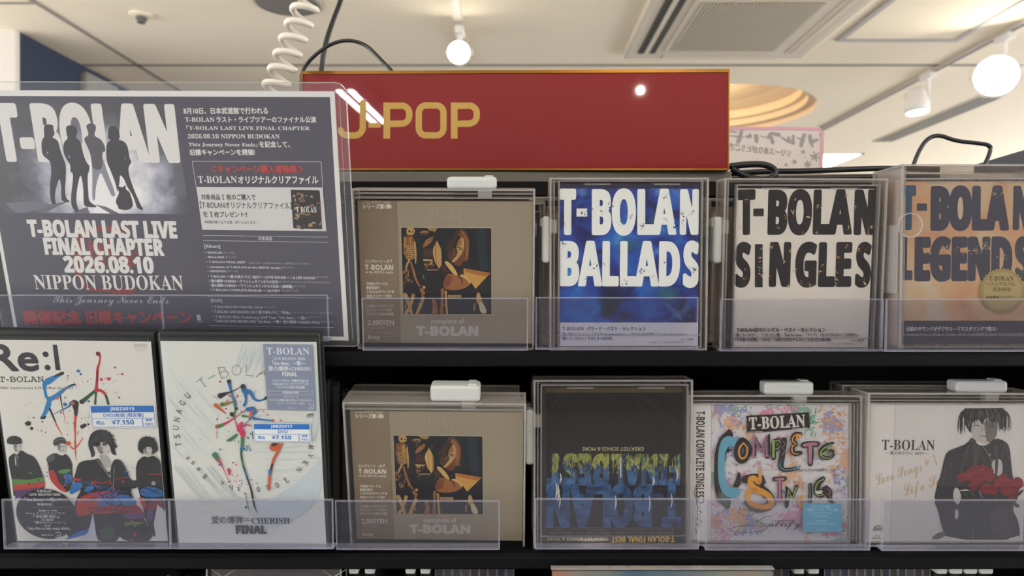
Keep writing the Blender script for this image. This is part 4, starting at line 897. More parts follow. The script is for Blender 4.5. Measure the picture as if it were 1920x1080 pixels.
def price_sticker(A, C, code, kind, z):
    """white price label: blue code bar, kind, tax-in price"""
    B = (44, 112, 190); P = lambda u, v: tuple((C[0][i] * (1 - u) + C[1][i] * u) * (1 - v) + (C[3][i] * (1 - u) + C[2][i] * u) * v for i in range(2))
    q = lambda u0, v0, u1, v1, c: A.poly([P(u0, v0), P(u1, v0), P(u1, v1), P(u0, v1)], c)
    q(-.012, -.02, 1.012, 1.025, (232, 234, 232)); q(0, 0, 1, 1, B); q(.008, .31, .992, .585, (226, 230, 230)); q(.008, .605, .795, .98, (226, 230, 230)); q(.807, .605, .992, .98, (226, 230, 230))
    def T(s_, u0, u1, v, h, c, f='sans', g=0): A.text(s_, *P(u0, v), *P(u1, v), h * (P(0, 1)[1] - P(0, 0)[1]), c, f, grow=g)
    T(code, .30, .69, .215, .145, (224, 232, 236), 'bold'); T(kind, .19 if len(kind) > 3 else .43, .82 if len(kind) > 3 else .60, .53, .17, B, 'sans', .8)
    T('税込', .06, .19, .87, .17, B, 'sans', .8); T('¥7,150', .31, .66, .875, .20, B, 'bold', .6); T('税率', .85, .95, .74, .11, B, 'sans', .5); T('10%', .83, .97, .94, .11, B, 'bold')
D1 = Pose((-.3671, .6069, -.1286), 11.9, 1.9, -.8, .130, .183); D2 = Pose((-.2272, .6057, -.1296), 11.1, -.2, -.4, .1295, .183)
KD = .90
A = Art(D1, .0002, KD); random.seed(21)
A.local_rect(-.065, 0, .065, .183, (222, 220, 212)); A.zoom(0, 600, 4.5)
K = (48, 48, 50)
A.text('Re', -55, 424, 326, 424, 216, K, 'sans', grow=10); A.dot(385, 290, 26, K, 20); A.dot(402, 402, 26, K, 20); A.poly([(443, 208), (482, 208), (512, 424), (470, 424)], K)
A.text('T-BOLAN', -4, 523, 372, 523, 52, K, 'mono', grow=.8); A.text('30th Anniversary LIVE Tour the Best「', -2, 584, 655, 586, 24, (84, 80, 78), 'serif')
A.text('DVD', 1134, 232, 1242, 234, 30, (170, 170, 168), 'bold'); A.text('VIDEO', 1145, 268, 1232, 268, 8, (190, 190, 188)); A.stroke([(1128, 246, 1), (1185, 246, 9), (1244, 248, 1)], (178, 178, 176))
B1, B2, RD, OR, BKK, GRN = (44, 126, 182), (52, 112, 158), (188, 52, 62), (206, 86, 50), (46, 44, 46), (46, 86, 60)
A.stroke([(530, 447, 26), (470, 480, 34), (410, 515, 62), (372, 540, 40), (380, 600, 24), (392, 655, 28), (425, 670, 44), (480, 638, 40), (522, 602, 34), (560, 572, 22), (625, 546, 18)], B1, smooth=2)
A.stroke([(528, 448, 28), (490, 462, 22), (455, 478, 8)], BKK, smooth=2); A.stroke([(632, 545, 18), (600, 548, 14), (570, 565, 6)], BKK, smooth=2)
A.stroke([(418, 675, 40), (405, 730, 48), (378, 790, 32), (355, 825, 30)], B1, smooth=2); A.stroke([(345, 830, 14), (370, 826, 30), (388, 812, 8)], BKK)
A.stroke([(420, 750, 18), (455, 830, 16), (475, 880, 12)], BKK); A.stroke([(465, 860, 14), (495, 920, 12), (524, 972, 4)], OR)
A.stroke([(508, 640, 14), (520, 710, 10), (540, 800, 5)], BKK); A.stroke([(535, 780, 5), (552, 870, 3)], OR)
A.dot(632, 705, 34, BKK, 16, 0, .05); A.stroke([(636, 720, 56), (642, 770, 34), (637, 825, 24)], BKK, smooth=2); A.stroke([(637, 815, 24), (632, 900, 22), (636, 1000, 13), (635, 1090, 9), (640, 1130, 6)], OR, smooth=2)
A.stroke([(600, 700, 30), (585, 730, 16), (530, 755, 11), (450, 795, 4)], B2); A.dot(614, 703, 15, OR); A.dot(483, 660, 13, OR); A.dot(420, 570, 9, OR); A.dot(545, 578, 10, OR); A.dot(578, 1040, 18, OR)
A.stroke([(828, 285, 42), (848, 300, 14), (838, 370, 16), (824, 400, 24), (820, 480, 22), (815, 560, 24), (812, 592, 40)], RD, smooth=2); A.dot(828, 286, 20, (120, 40, 46))
A.stroke([(812, 592, 28), (760, 632, 26), (700, 685, 40)], GRN, smooth=2); A.dot(690, 690, 22, BKK); A.stroke([(812, 600, 22), (806, 650, 16), (803, 706, 22)], GRN, smooth=2); A.stroke([(822, 588, 26), (876, 606, 28), (902, 660, 20)], RD, smooth=2); A.stroke([(895, 640, 22), (914, 706, 24)], GRN); A.stroke([(822, 430, 12), (818, 520, 10)], (80, 44, 50)); A.dot(813, 592, 20, RD)
for x, y, r, c in ((970, 400, 9, RD), (1031, 456, 11, RD), (920, 497, 16, RD), (855, 503, 14, RD), (1006, 655, 9, RD), (765, 498, 5, RD), (740, 518, 7, RD), (660, 430, 15, B2), (682, 458, 11, B2), (748, 686, 12, B2), (550, 712, 18, B2), (572, 470, 8, B2), (565, 505, 6, B2), (550, 655, 9, B2), (358, 858, 9, B2), (240, 872, 24, BKK), (267, 915, 15, BKK), (220, 875, 12, BKK), (695, 900, 20, BKK), (715, 888, 18, BKK), (745, 880, 10, BKK), (350, 935, 6, BKK), (385, 948, 6, BKK), (660, 945, 6, BKK), (655, 960, 5, BKK), (285, 825, 7, BKK), (690, 830, 6, OR), (515, 783, 10, OR), (568, 966, 6, OR), (590, 768, 6, OR)): A.dot(x, y, r, c, 10, 0, .12)
A.spray(26, 840, 400, 1010, 620, 1.5, 4, [RD, RD, (120, 60, 70)]); A.spray(26, 200, 640, 460, 960, 1.5, 5, [BKK, BKK, B2]); A.spray(26, 560, 800, 760, 960, 1.5, 5, [BKK, OR, OR]); A.spray(16, 560, 430, 700, 560, 1.5, 5, [B2])
# four people in dark clothes
A.zoom(0, 800, 3.858); FC, FD = (196, 192, 186), (132, 130, 128); CL, CL2 = (46, 46, 48), (62, 62, 64)
RE, GN, BU, PU = (178, 58, 52), (86, 134, 66), (44, 112, 178), (96, 66, 110)
A.stroke([(540, 100, 8), (545, 200, 5), (552, 245, 5)], OR); A.stroke([(600, 80, 5), (560, 140, 8), (530, 165, 16), (505, 140, 6)], OR); A.dot(495, 120, 17, OR)
A.poly([(95, 115), (158, 115), (155, 150), (135, 190), (118, 196), (100, 165)], FC, smooth=1); A.poly([(95, 115), (125, 115), (120, 190), (100, 165)], FD, smooth=1); A.poly([(45, 105), (60, 75), (105, 64), (150, 80), (160, 112), (158, 126), (60, 130)], CL, smooth=1); A.stroke([(60, 122, 8), (110, 108, 5), (158, 118, 7)], CL2)
A.stroke([(108, 142, 5), (118, 140, 5)], CL); A.stroke([(138, 140, 5), (150, 140, 5)], CL); A.stroke([(118, 172, 4), (138, 172, 4)], (90, 80, 78))
A.poly([(60, 225), (75, 210), (105, 188), (120, 215), (150, 165), (190, 195), (245, 215), (275, 260), (300, 320), (325, 400), (322, 445), (300, 465), (100, 520), (92, 440), (85, 380), (68, 300)], CL, smooth=1)
A.poly([(105, 200), (130, 215), (128, 285), (110, 280)], FC); A.stroke([(112, 205, 12), (125, 240, 12), (118, 290, 10)], CL2); A.stroke([(230, 225, 4), (255, 280, 5), (270, 350, 4)], CL2); A.stroke([(90, 240, 4), (85, 330, 5)], CL2)
A.poly([(90, 378), (200, 385), (312, 365), (322, 398), (210, 410), (95, 422)], GN); A.poly([(95, 422), (210, 410), (324, 400), (324, 435), (200, 450), (100, 460)], RE); A.poly([(105, 460), (200, 450), (310, 440), (200, 510), (110, 520)], PU)
for i in range(8): A.dot(random.uniform(110, 290), random.uniform(320, 470), random.uniform(4, 10), random.choice([BU, GN, CL, CL]), 8, 0, .3)
A.poly([(410, 118), (475, 118), (480, 155), (468, 188), (445, 192), (420, 168)], FC, smooth=1); A.poly([(410, 118), (440, 120), (436, 185), (418, 165)], FD, smooth=1); A.poly([(382, 120), (390, 92), (430, 72), (465, 80), (480, 112), (474, 128), (440, 118), (412, 138), (392, 140)], CL2, smooth=1); A.stroke([(395, 110, 6), (430, 88, 8), (465, 98, 5)], (110, 110, 112))
A.stroke([(432, 142, 4), (446, 141, 4)], CL); A.stroke([(460, 141, 4), (472, 141, 4)], CL); A.stroke([(444, 172, 4), (462, 172, 4)], (90, 80, 78)); A.stroke([(455, 145, 4), (458, 158, 5)], FD)
A.poly([(328, 225), (395, 185), (450, 215), (475, 190), (522, 255), (522, 330), (530, 400), (495, 480), (440, 465), (400, 430), (362, 385), (350, 320), (352, 280)], CL, smooth=1)
A.poly([(330, 222), (390, 195), (400, 240), (350, 262)], (84, 88, 100), smooth=1); A.poly([(352, 310), (400, 320), (420, 400), (470, 450), (495, 478), (440, 465), (400, 430), (362, 385)], RE, smooth=1); A.poly([(450, 340), (520, 345), (525, 400), (480, 420)], BU, smooth=1); A.poly([(410, 320), (500, 300), (515, 325), (440, 345)], GN, smooth=1)
for i in range(10): A.stroke([(random.uniform(430, 510), random.uniform(340, 450), 7), (random.uniform(430, 510), random.uniform(340, 450), 4)], random.choice([BU, CL, CL, RE]), smooth=0)
A.poly([(712, 195), (782, 215), (802, 270), (775, 305), (735, 260)], (170, 168, 164), smooth=1)
A.poly([(975 - 300, 110), (800, 108), (800, 150), (775, 200), (745, 212), (715, 190), (690, 150)], FC, smooth=1); A.poly([(690, 130), (735, 130), (745, 205), (715, 190)], FD, smooth=1)
A.poly([(638, 100), (662, 42), (720, 18), (772, 28), (812, 70), (832, 120), (852, 145), (826, 160), (846, 212), (805, 196), (800, 150), (770, 118), (720, 110), (680, 120), (672, 150), (690, 200), (662, 230), (655, 180), (640, 150)], CL, smooth=1)
for i in range(9): A.stroke([(690 + 12 * i, 40, 4), (680 + 16 * i, 80, 6), (665 + 20 * i, 125 + (i % 3) * 8, 3)], (78, 78, 80))
for i in range(34):
    u = i / 33; a = R(168 + 204 * u); x0, y0 = 742 + 70 * math.cos(a), 95 + 62 * math.sin(a); l = random.uniform(10, 34)
    A.stroke([(x0, y0, 12), (x0 + l * .6 * math.cos(a) + random.uniform(-6, 6), y0 + l * .5 * math.sin(a) + 8, 7), (x0 + l * math.cos(a) + random.uniform(-8, 8), y0 + l * .7 * math.sin(a) + random.uniform(10, 26), 1.5)], random.choice([CL, CL, (64, 64, 66)]))
for cx, cy, r in ((1070, 120, 62),):
    for i in range(24):
        a = R(150 + 240 * i / 23); A.stroke([(cx + r * .8 * math.cos(a), cy + r * .7 * math.sin(a), 9), (cx + r * 1.1 * math.cos(a), cy + r * 1.0 * math.sin(a) + random.uniform(0, 14), 2)], random.choice([CL, CL, (64, 64, 66)]))
A.poly([(672, 112), (722, 108), (728, 130), (700, 146), (676, 138)], (34, 34, 36), smooth=1); A.poly([(735, 120), (775, 118), (770, 136), (742, 138)], (70, 68, 68), smooth=1); A.stroke([(738, 150, 5), (740, 165, 8)], FD); A.stroke([(722, 184, 5), (752, 184, 6)], (100, 88, 86))
A.poly([(545, 340), (562, 268), (605, 245), (690, 238), (712, 225), (760, 310), (790, 340), (812, 260), (830, 232), (880, 242), (922, 330), (945, 390), (1000, 385), (1002, 440), (935, 452), (985, 560), (1040, 660), (1130, 830), (905, 830), (862, 790), (850, 830), (742, 830), (698, 815), (672, 620), (642, 760), (455, 822), (560, 640), (532, 560), (600, 432), (522, 400)], CL, smooth=1)
A.stroke([(700, 240, 5), (770, 330, 5), (792, 370, 5), (806, 270, 4)], (150, 150, 150)); A.stroke([(826, 290, 3), (822, 400, 3), (818, 480, 4)], (160, 160, 160)); A.dot(795, 360, 7, (170, 170, 170)); A.stroke([(610, 260, 4), (660, 330, 6), (650, 390, 4)], CL2); A.stroke([(880, 260, 4), (900, 330, 6)], CL2)
A.poly([(532, 370), (590, 378), (585, 392), (530, 392)], RE); A.poly([(520, 405), (600, 398), (590, 450), (500, 500), (510, 440)], BU, smooth=1); A.poly([(610, 440), (680, 420), (675, 460), (625, 470)], BU, smooth=1)
A.poly([(560, 520), (650, 480), (800, 460), (930, 520), (985, 560), (1000, 600), (690, 640), (670, 600), (640, 640), (560, 650), (545, 600)], RE, smooth=1); A.poly([(730, 500), (820, 480), (960, 505), (1000, 560), (850, 575), (690, 575)], BU, smooth=1); A.poly([(690, 580), (990, 560), (1040, 620), (1050, 660), (860, 610), (680, 625)], (140, 48, 62), smooth=1)
for i in range(30): A.stroke([(random.uniform(600, 980), random.uniform(385, 620), 8), (random.uniform(600, 980), random.uniform(385, 620), 3)], random.choice([BU, RE, CL, CL, CL, (36, 84, 140)]), smooth=0)
A.poly([(900, 690), (1050, 690), (1000, 710), (900, 715)], GN); A.poly([(720, 740), (820, 720), (830, 800), (740, 815)], (60, 84, 62)); A.poly([(880, 640), (960, 620), (1060, 640), (1050, 665), (940, 670)], PU); A.poly([(560, 760), (640, 740), (630, 780), (500, 812), (470, 815)], BU)
for x, y, r, c in ((958, 692, 14, RE), (975, 778, 14, RE), (965, 655, 11, PU), (1030, 648, 13, PU), (955, 822, 10, RE), (892, 396, 9, RE), (670, 405, 12, RE), (975, 718, 9, GN)): A.dot(x, y, r, c, 10, 0, .2)
A.stroke([(840, 380, 4), (930, 364, 6)], RE); A.stroke([(790, 400, 4), (720, 410, 8), (690, 395, 6)], RE)
A.poly([(1036, 140), (1098, 140), (1096, 192), (1072, 216), (1046, 192)], FC, smooth=1); A.poly([(1036, 140), (1062, 140), (1060, 205), (1046, 192)], FD, smooth=1)
A.poly([(994, 150), (1005, 95), (1050, 68), (1108, 80), (1136, 130), (1146, 170), (1112, 196), (1100, 205), (1104, 160), (1080, 145), (1050, 150), (1034, 170), (1040, 205), (1005, 180)], CL, smooth=1)
A.stroke([(1046, 158, 4), (1060, 157, 4)], CL); A.stroke([(1078, 157, 4), (1092, 158, 4)], CL); A.stroke([(1060, 192, 4), (1078, 192, 4)], (90, 80, 78))
A.poly([(982, 262), (1038, 210), (1072, 225), (1108, 204), (1165, 250), (1190, 350), (1205, 500), (1222, 630), (1140, 555), (1112, 700), (1130, 826), (1060, 700), (1035, 590), (1000, 450), (985, 400)], CL, smooth=1)
A.poly([(1010, 450), (1090, 430), (1195, 470), (1198, 505), (1080, 510), (1020, 500)], BU, smooth=1); A.poly([(1000, 500), (1050, 520), (1060, 590), (1030, 590)], RE, smooth=1); A.poly([(1060, 560), (1140, 520), (1210, 560), (1150, 590), (1070, 620)], (130, 50, 60), smooth=1); A.stroke([(1070, 345, 3), (1180, 343, 6)], RE); A.poly([(1060, 600), (1110, 600), (1100, 680), (1065, 690)], PU); A.dot(1110, 410, 16, (150, 160, 170))
for i in range(8): A.stroke([(random.uniform(1020, 1190), random.uniform(440, 510), 6), (random.uniform(1020, 1190), random.uniform(440, 510), 3)], random.choice([CL, CL, RE]), smooth=0)
A.spray(12, 890, 280, 960, 350, 2, 5, [BU]); A.spray(16, 300, 270, 390, 400, 2, 5, [RE, RE, BU])
A.poly([(1140, 560), (1215, 640), (1222, 826), (1130, 826), (1112, 700)], (206, 204, 204), smooth=0); A.poly([(672, 620), (700, 815), (560, 826), (642, 760)], (196, 200, 212))
# round dark sticker
S = Art(D1, .0012, KD); S.zoom(0, 800, 3.858)
S.dot(336, 632, 218, (44, 43, 47), 48, 0, 0, .93)
for s_, x0, x1, y, h_, f in (('T-BOLAN', 268, 374, 474, 16, 'serif'), ('LIVE HEAVEN 2020', 212, 437, 499, 16, 'serif'), ('「the Best」～励～', 180, 430, 540, 26, 'sans'), ('開催決定!', 272, 380, 572, 18, 'sans'), ('配信連続リリース予定', 278, 412, 614, 12, 'sans'), ('Paravi オリジナルドラマ', 190, 470, 632, 12, 'sans'), ('『純愛組!』', 243, 430, 662, 24, 'sans'), ('主題歌', 300, 392, 680, 10, 'sans'), ('「愛のカストーリー」', 250, 472, 702, 18, 'sans'), ('挿入歌', 325, 366, 722, 10, 'sans'), ('「My life is My way 2020」', 200, 508, 746, 18, 'bold'), ('JBBZ-5015', 300, 384, 788, 8, 'sans')):
    S.text(s_, x0, y, x1, y, h_, (214, 212, 208), f, grow=.4)
S.lines(215, 585, 510, 583, 1.6, (190, 190, 190)); S.stroke([(402, 770), (412, 764), (430, 764), (440, 772), (440, 794), (432, 802), (410, 802), (402, 794)], (214, 212, 208), w=5); S.stroke([(412, 784), (430, 784)], (214, 212, 208), w=4); S.stroke([(414, 792), (428, 792)], (214, 212, 208), w=4)
PS = Art(D1, .0014, KD); PS.zoom(0, 600, 4.5); price_sticker(PS, [(762, 726), (1297, 722), (1314, 901), (785, 907)], 'JBBZ5015', 'DVD2枚組 [限定盤]', 0)
dvd_case(D1, 'DVD with a white cover of four people in dark clothes and red and blue splashes', A, [INK], [('round_sticker', S), ('price_sticker', PS)])

A = Art(D2, .0002, KD); random.seed(22)
A.local_rect(-.06475, 0, .06475, .183, (218, 220, 214)); A.zoom(300, 600, 4.5)
SW = (200, 212, 210)
SWP = [(192, 206, 206), (202, 212, 210), (206, 216, 212)]
for i in range(24):
    a = random.uniform(-.3, .3); x = random.uniform(40, 330); y = random.uniform(400, 1000)
    A.stroke([(x, y, 6), (x + 90, y + 120 + 60 * a, random.uniform(5, 14)), (x + 170, y + 190, 3)], random.choice(SWP))
for i in range(15):
    x = 640 + i * 18; A.stroke([(x + 60, 200 + (i % 4) * 14, 8), (x + 20, 320, 13), (x - 10, 440 - (i % 3) * 30, 5)], random.choice(SWP))
for i in range(24): 
    y = random.uniform(780, 1560); A.stroke([(random.uniform(760, 900), y, 3), (1100, y + random.uniform(-30, 30), random.uniform(5, 12)), (random.uniform(1180, 1370), y + random.uniform(-40, 20), 5)], random.choice(SWP))
for i in range(12): x = 1290 + random.uniform(0, 70); A.stroke([(x, 420, 10), (x + 10, 800, 14), (x - 40, 1000, 8)], random.choice(SWP))
for i in range(18): x = random.uniform(120, 500); A.stroke([(x, 1240, 4), (x + 120, 1400, 9), (x + 250, 1540 + random.uniform(-30, 30), 3)], random.choice(SWP))
A.poly([(700, 1560), (1040, 1480), (1330, 1200), (1360, 1150), (1365, 1500), (1150, 1680), (900, 1790)], (198, 208, 212), smooth=1)
# ring of letters: dotted at the top, thin elsewhere
def dotted(strokes):
    for st in strokes:
        for i in range(len(st) - 1):
            (x0, y0), (x1, y1) = st[i], st[i + 1]; m = max(1, int(math.hypot(x1 - x0, y1 - y0) / 12))
            for k in range(m + 1): A.dot(x0 + (x1 - x0) * k / m, y0 + (y1 - y0) * k / m, 4.4, (50, 50, 52), 6)
dotted([[(312, 518), (358, 482)], [(336, 500), (382, 560)], [(412, 492), (460, 466)], [(490, 402), (518, 490)], [(490, 402), (540, 398), (552, 425), (504, 446)], [(552, 425), (576, 455), (562, 482), (518, 490)],
        [(645 + 38 * math.cos(R(a)), 424 + 42 * math.sin(R(a))) for a in range(0, 361, 24)], [(730, 384), (724, 466), (780, 472)], [(815, 478), (886, 418)], [(886, 418), (886, 470)], [(840, 452), (884, 452)]])
def ringchar(ch, x, y, sz, ang, col=(86, 86, 86)):
    dx, dy = math.cos(R(ang)), math.sin(R(ang)); w_ = {'I': .1}.get(ch, .62) * sz
    A.text(ch, x - dx * w_ / 2 - dy * -sz / 2, y - dy * w_ / 2 + dx * sz / 2, x + dx * w_ / 2 - dy * -sz / 2, y + dy * w_ / 2 + dx * sz / 2, sz, col)
for ch, x, y, an in (('U', 268, 636, -40), ('G', 232, 700, -56), ('A', 208, 772, -70), ('N', 192, 842, -80), ('U', 184, 912, -85), ('S', 194, 985, -95), ('T', 206, 1052, -100), ('E', 1218, 806, 75), ('A', 1222, 1062, 100)): ringchar(ch, x, y, 52, an)
A.zoom(300, 800, 3.858)
for ch, x, y, an in (('t', 228, 230, -128), ('s', 262, 268, -132), ('e', 300, 312, -136), ('B', 348, 360, -142), ('e', 458, 412, -165), ('h', 518, 440, -172), ('t', 568, 456, -176), ('A', 1055, 155, 100), ('V', 1052, 212, 112), ('E', 1018, 264, 120), ('N', 978, 314, 130), ('2', 888, 390, 142), ('0', 830, 424, 158), ('2', 772, 442, 168), ('0', 706, 455, 176)): ringchar(ch, x, y, 38, an)
A.zoom(300, 600, 4.5)
BL_, PK, GR_, OG, KK = (44, 110, 172), (204, 56, 96), (70, 128, 74), (202, 92, 48), (48, 48, 52)
S_ = lambda *p, c: A.stroke(list(p), c, smooth=2)
S_((582, 518, 38), (590, 560, 26), (605, 620, 12), (640, 700, 20), (640, 740, 8), c=BL_); A.dot(582, 518, 18, KK); S_((508, 640, 46), (560, 618, 20), (610, 602, 8), (680, 565, 5), c=KK)
S_((702, 560, 44), (712, 610, 46), (760, 600, 40), (780, 650, 18), (810, 680, 24), (860, 680, 12), (900, 650, 22), c=BL_); A.dot(700, 562, 22, KK); S_((720, 620, 30), (728, 680, 16), (710, 720, 26), c=BL_); S_((800, 590, 4), (795, 650, 5), c=BL_); S_((880, 668, 10), (900, 655, 30), c=KK)
S_((470, 718, 36), (500, 745, 24), (555, 790, 8), c=OG); S_((528, 712, 40), (570, 705, 22), (620, 690, 6), c=(128, 128, 62)); A.dot(524, 714, 18, (90, 110, 50))
S_((600, 640, 4), (640, 760, 12), (620, 800, 24), (630, 840, 12), c=GR_); A.dot(606, 796, 20, KK); A.dot(645, 748, 14, KK)
S_((480, 900, 34), (540, 880, 24), (600, 845, 12), (720, 760, 5), c=PK); S_((482, 900, 34), (530, 886, 26), c=GR_); A.dot(478, 898, 14, OG)
S_((740, 755, 40), (800, 745, 40), (790, 790, 20), c=BL_); S_((770, 775, 24), (755, 830, 16), c=OG); S_((700, 810, 24), (740, 815, 14), c=GR_); S_((790, 830, 26), (860, 842, 14), (950, 850, 12), (955, 848, 20), c=BL_); S_((820, 770, 10), (700, 900, 6), c=BL_)
A.poly([(640, 905), (690, 850), (705, 870), (680, 900), (718, 930), (720, 985), (695, 1005), (665, 945)], PK, smooth=1); S_((690, 900, 20), (740, 880, 12), (775, 900, 4), c=PK); S_((630, 840, 6), (660, 940, 14), c=PK)
S_((570, 1018, 20), (620, 985, 16), (655, 955, 12), (640, 990, 10), (590, 1020, 12), c=GR_); S_((700, 1000, 22), (700, 1060, 16), (690, 1110, 18), c=GR_); S_((560, 680, 8), (600, 700, 5), (660, 640, 4), c=PK); S_((780, 940, 5), (785, 1000, 8), c=KK); S_((775, 760, 5), (905, 755, 4), c=OG)
for x, y, r, c in ((505, 520, 9, PK), (590, 640, 11, PK), (652, 640, 9, PK), (555, 748, 8, PK), (482, 838, 8, PK), (480, 955, 5, PK), (478, 995, 4, PK), (630, 1022, 5, PK), (340, 1010, 5, PK), (1020, 848, 9, OG), (952, 848, 13, OG), (870, 770, 6, OG), (905, 798, 6, OG), (1000, 800, 3, OG), (1010, 820, 3, OG), (740, 990, 8, BL_), (765, 960, 8, BL_), (745, 1000, 6, BL_), (685, 770, 8, BL_), (680, 690, 5, BL_)): A.dot(x, y, r, c, 9, 0, .2)
A.spray(36, 540, 600, 860, 1000, 2, 5, [BL_, PK, PK, GR_, KK]); A.stroke([(450, 635, 2), (485, 664, 5)], PK); A.stroke([(478, 830, 2), (500, 800, 3)], PK); A.stroke([(480, 900, 3), (478, 990, 3)], PK)
A.zoom(300, 800, 3.858)
S_((590, 80, 14), (596, 130, 22), (585, 180, 12), (592, 240, 16), (604, 290, 14), c=GR_); S_((592, 150, 18), (580, 165, 14), (615, 160, 10), c=BL_); S_((586, 180, 10), (592, 240, 8), c=KK); S_((602, 285, 12), (618, 330, 16), (640, 400, 12), (664, 470, 14), (678, 560, 16), (692, 600, 6), (704, 626, 2), c=KK); S_((612, 320, 12), (630, 360, 16), c=BL_)
S_((620, 480, 4), (628, 540, 8), (642, 600, 5), c=GR_); A.dot(622, 583, 11, GR_, 8, 0, .2); A.stroke([(612, 484, 10), (622, 492, 4)], GR_)
A.poly([(372, 200), (395, 180), (415, 190), (440, 250), (432, 268), (400, 240)], GR_, smooth=1); A.poly([(370, 205), (390, 185), (400, 200), (385, 220)], (70, 130, 150), smooth=1); S_((420, 235, 18), (440, 262, 14), (465, 320, 4), (500, 398, 5), c=PK); S_((498, 312, 24), (502, 345, 14), c=PK); A.dot(432, 275, 9, BL_); A.dot(435, 165, 7, BL_); A.dot(500, 398, 8, PK)
A.poly([(805, 118), (885, 120), (870, 150), (830, 180), (800, 172), (788, 150)], OG, smooth=1); A.poly([(800, 118), (860, 118), (835, 140), (810, 145)], KK, smooth=1); S_((880, 125, 16), (850, 190, 20), (822, 230, 20), (808, 290, 16), (798, 340, 16), c=OG); S_((812, 270, 14), (800, 320, 16), c=KK); S_((796, 320, 24), (795, 345, 22), c=BL_); S_((793, 355, 20), (790, 440, 18), (794, 465, 4), c=OG)
A.spray(24, 570, 380, 720, 430, 2, 4, [BL_, PK]); A.spray(24, 560, 100, 660, 180, 2, 6, [BL_, BL_, GR_]); A.spray(12, 520, 260, 560, 400, 2, 5, [PK])
A.text('愛の爆弾＝', 375, 702, 655, 700, 50, (72, 72, 82), grow=.5); A.text('CHERISH', 664, 702, 940, 702, 42, (72, 72, 82), 'serif'); A.text('FINAL', 554, 772, 770, 773, 52, (74, 74, 84), 'bold', grow=4)
S = Art(D2, .0012, KD); S.zoom(300, 600, 4.5)
S.poly([(870, 203), (1286, 208), (1316, 766), (908, 758)], (138, 146, 168)); WL = (218, 222, 226)
for s_, x0, x1, y, h_, f, g in (('T-BOLAN', 902, 1262, 290, 56, 'serif', 0), ('LIVE HEAVEN 2020', 954, 1224, 337, 22, 'serif', 0), ('「the Best」～繋～', 950, 1224, 382, 34, 'sans', 1), ('愛の爆弾=CHERISH', 918, 1270, 428, 36, 'sans', 1), ('FINAL', 1034, 1158, 473, 32, 'bold', 1), ('メジャーデビュー30周年を迎えた', 948, 1254, 523, 22, 'sans', .8), ('T-BOLANベストライブツアーの', 950, 1252, 550, 22, 'sans', .8), ('ファイナル公演を完全収録', 986, 1222, 578, 22, 'sans', .8), ('初回生産分特典', 1036, 1172, 620, 18, 'sans', .8), ('Wアンコール', 1044, 1166, 655, 17, 'sans', .5), ('「いじけた快晴を悪に変るより 光をみたい」', 922, 1292, 685, 18, 'sans', .5), ('ストリーミングカード封入', 994, 1226, 712, 18, 'sans', .5), ('JBBZ-5017', 1080, 1150, 746, 9, 'sans', 0)):
    S.text(s_, x0, y, x1, y + 2, h_, WL, f, grow=g)
for a in ((917, 600, 1288, 603), (1288, 603, 1291, 633), (917, 600, 920, 629), (920, 629, 1291, 633)): S.lines(*a, 2, WL)
S.stroke([(1253, 715), (1262, 706), (1286, 708), (1297, 716), (1298, 740), (1290, 752), (1264, 750), (1254, 742)], WL, w=5); S.stroke([(1264, 728), (1284, 729)], WL, w=4); S.stroke([(1266, 738), (1284, 738)], WL, w=4)
PS = Art(D2, .0016, KD); PS.zoom(300, 600, 4.5); price_sticker(PS, [(790, 877), (1262, 878), (1270, 1026), (800, 1022)], 'JBBZ5017', 'DVD', 0)
dvd_case(D2, 'DVD with a pale cover ringed by letters around multicoloured paint splashes', A, [INK], [('grey_sticker', S), ('price_sticker', PS)])

# ------------------------------------------------------------------ portrait disc standing upside down
FI = Pose((.0917, .6374, -.1553), 1.9, .6, 0, .122, .142)
FINP = noisy('blue_letter_print', [(.36, rgb(24, 36, 66)), (.5, rgb(40, 78, 124)), (.62, rgb(58, 106, 158)), (.74, rgb(36, 56, 96))], 90, 4, .4, (.6, 1, 1), 0, .5)
FOLP = noisy('leaf_letter_print', [(.36, rgb(44, 66, 70)), (.48, rgb(94, 110, 54)), (.58, rgb(158, 160, 72)), (.7, rgb(60, 84, 84))], 160, 4, .4, (1, .5, 1), 0, .5)
_n = FOLP.node_tree; _b = [x for x in _n.nodes if x.type == 'BSDF_PRINCIPLED'][0]; _r = [x for x in _n.nodes if x.type == 'VALTORGB'][0]; _t = [x for x in _n.nodes if x.type == 'TEX_COORD'][0]; _z = [x for x in _n.nodes if x.type == 'TEX_NOISE'][0]
_s = N(_n, 'ShaderNodeSeparateXYZ'); _n.links.new(_t.outputs['Object'], _s.inputs[0])
_m = N(_n, 'ShaderNodeMath', operation='MULTIPLY_ADD'); _m.inputs[1].default_value = .09; _n.links.new(_z.outputs[0], _m.inputs[0]); _n.links.new(_s.outputs[1], _m.inputs[2])
_g = N(_n, 'ShaderNodeMath', operation='GREATER_THAN'); _g.inputs[1].default_value = FI.loc(1150, 680 + 510 / 2.7)[1] + .045; _n.links.new(_m.outputs[0], _g.inputs[0])
_c = N(_n, 'ShaderNodeValToRGB'); _c.color_ramp.elements[0].color = (*rgb(26, 40, 76), 1); _c.color_ramp.elements[1].color = (*rgb(64, 112, 164), 1); _c.color_ramp.elements[0].position = .36; _c.color_ramp.elements[1].position = .64; _n.links.new(_z.outputs[0], _c.inputs[0])
_x = N(_n, 'ShaderNodeMix', data_type='RGBA'); _n.links.new(_g.outputs[0], _x.inputs[0]); _n.links.new(_c.outputs[0], _x.inputs[6]); _n.links.new(_r.outputs[0], _x.inputs[7]); _n.links.new(_x.outputs[2], _b.inputs['Base Color'])
A = Art(FI, .0002, 1.0); random.seed(31)
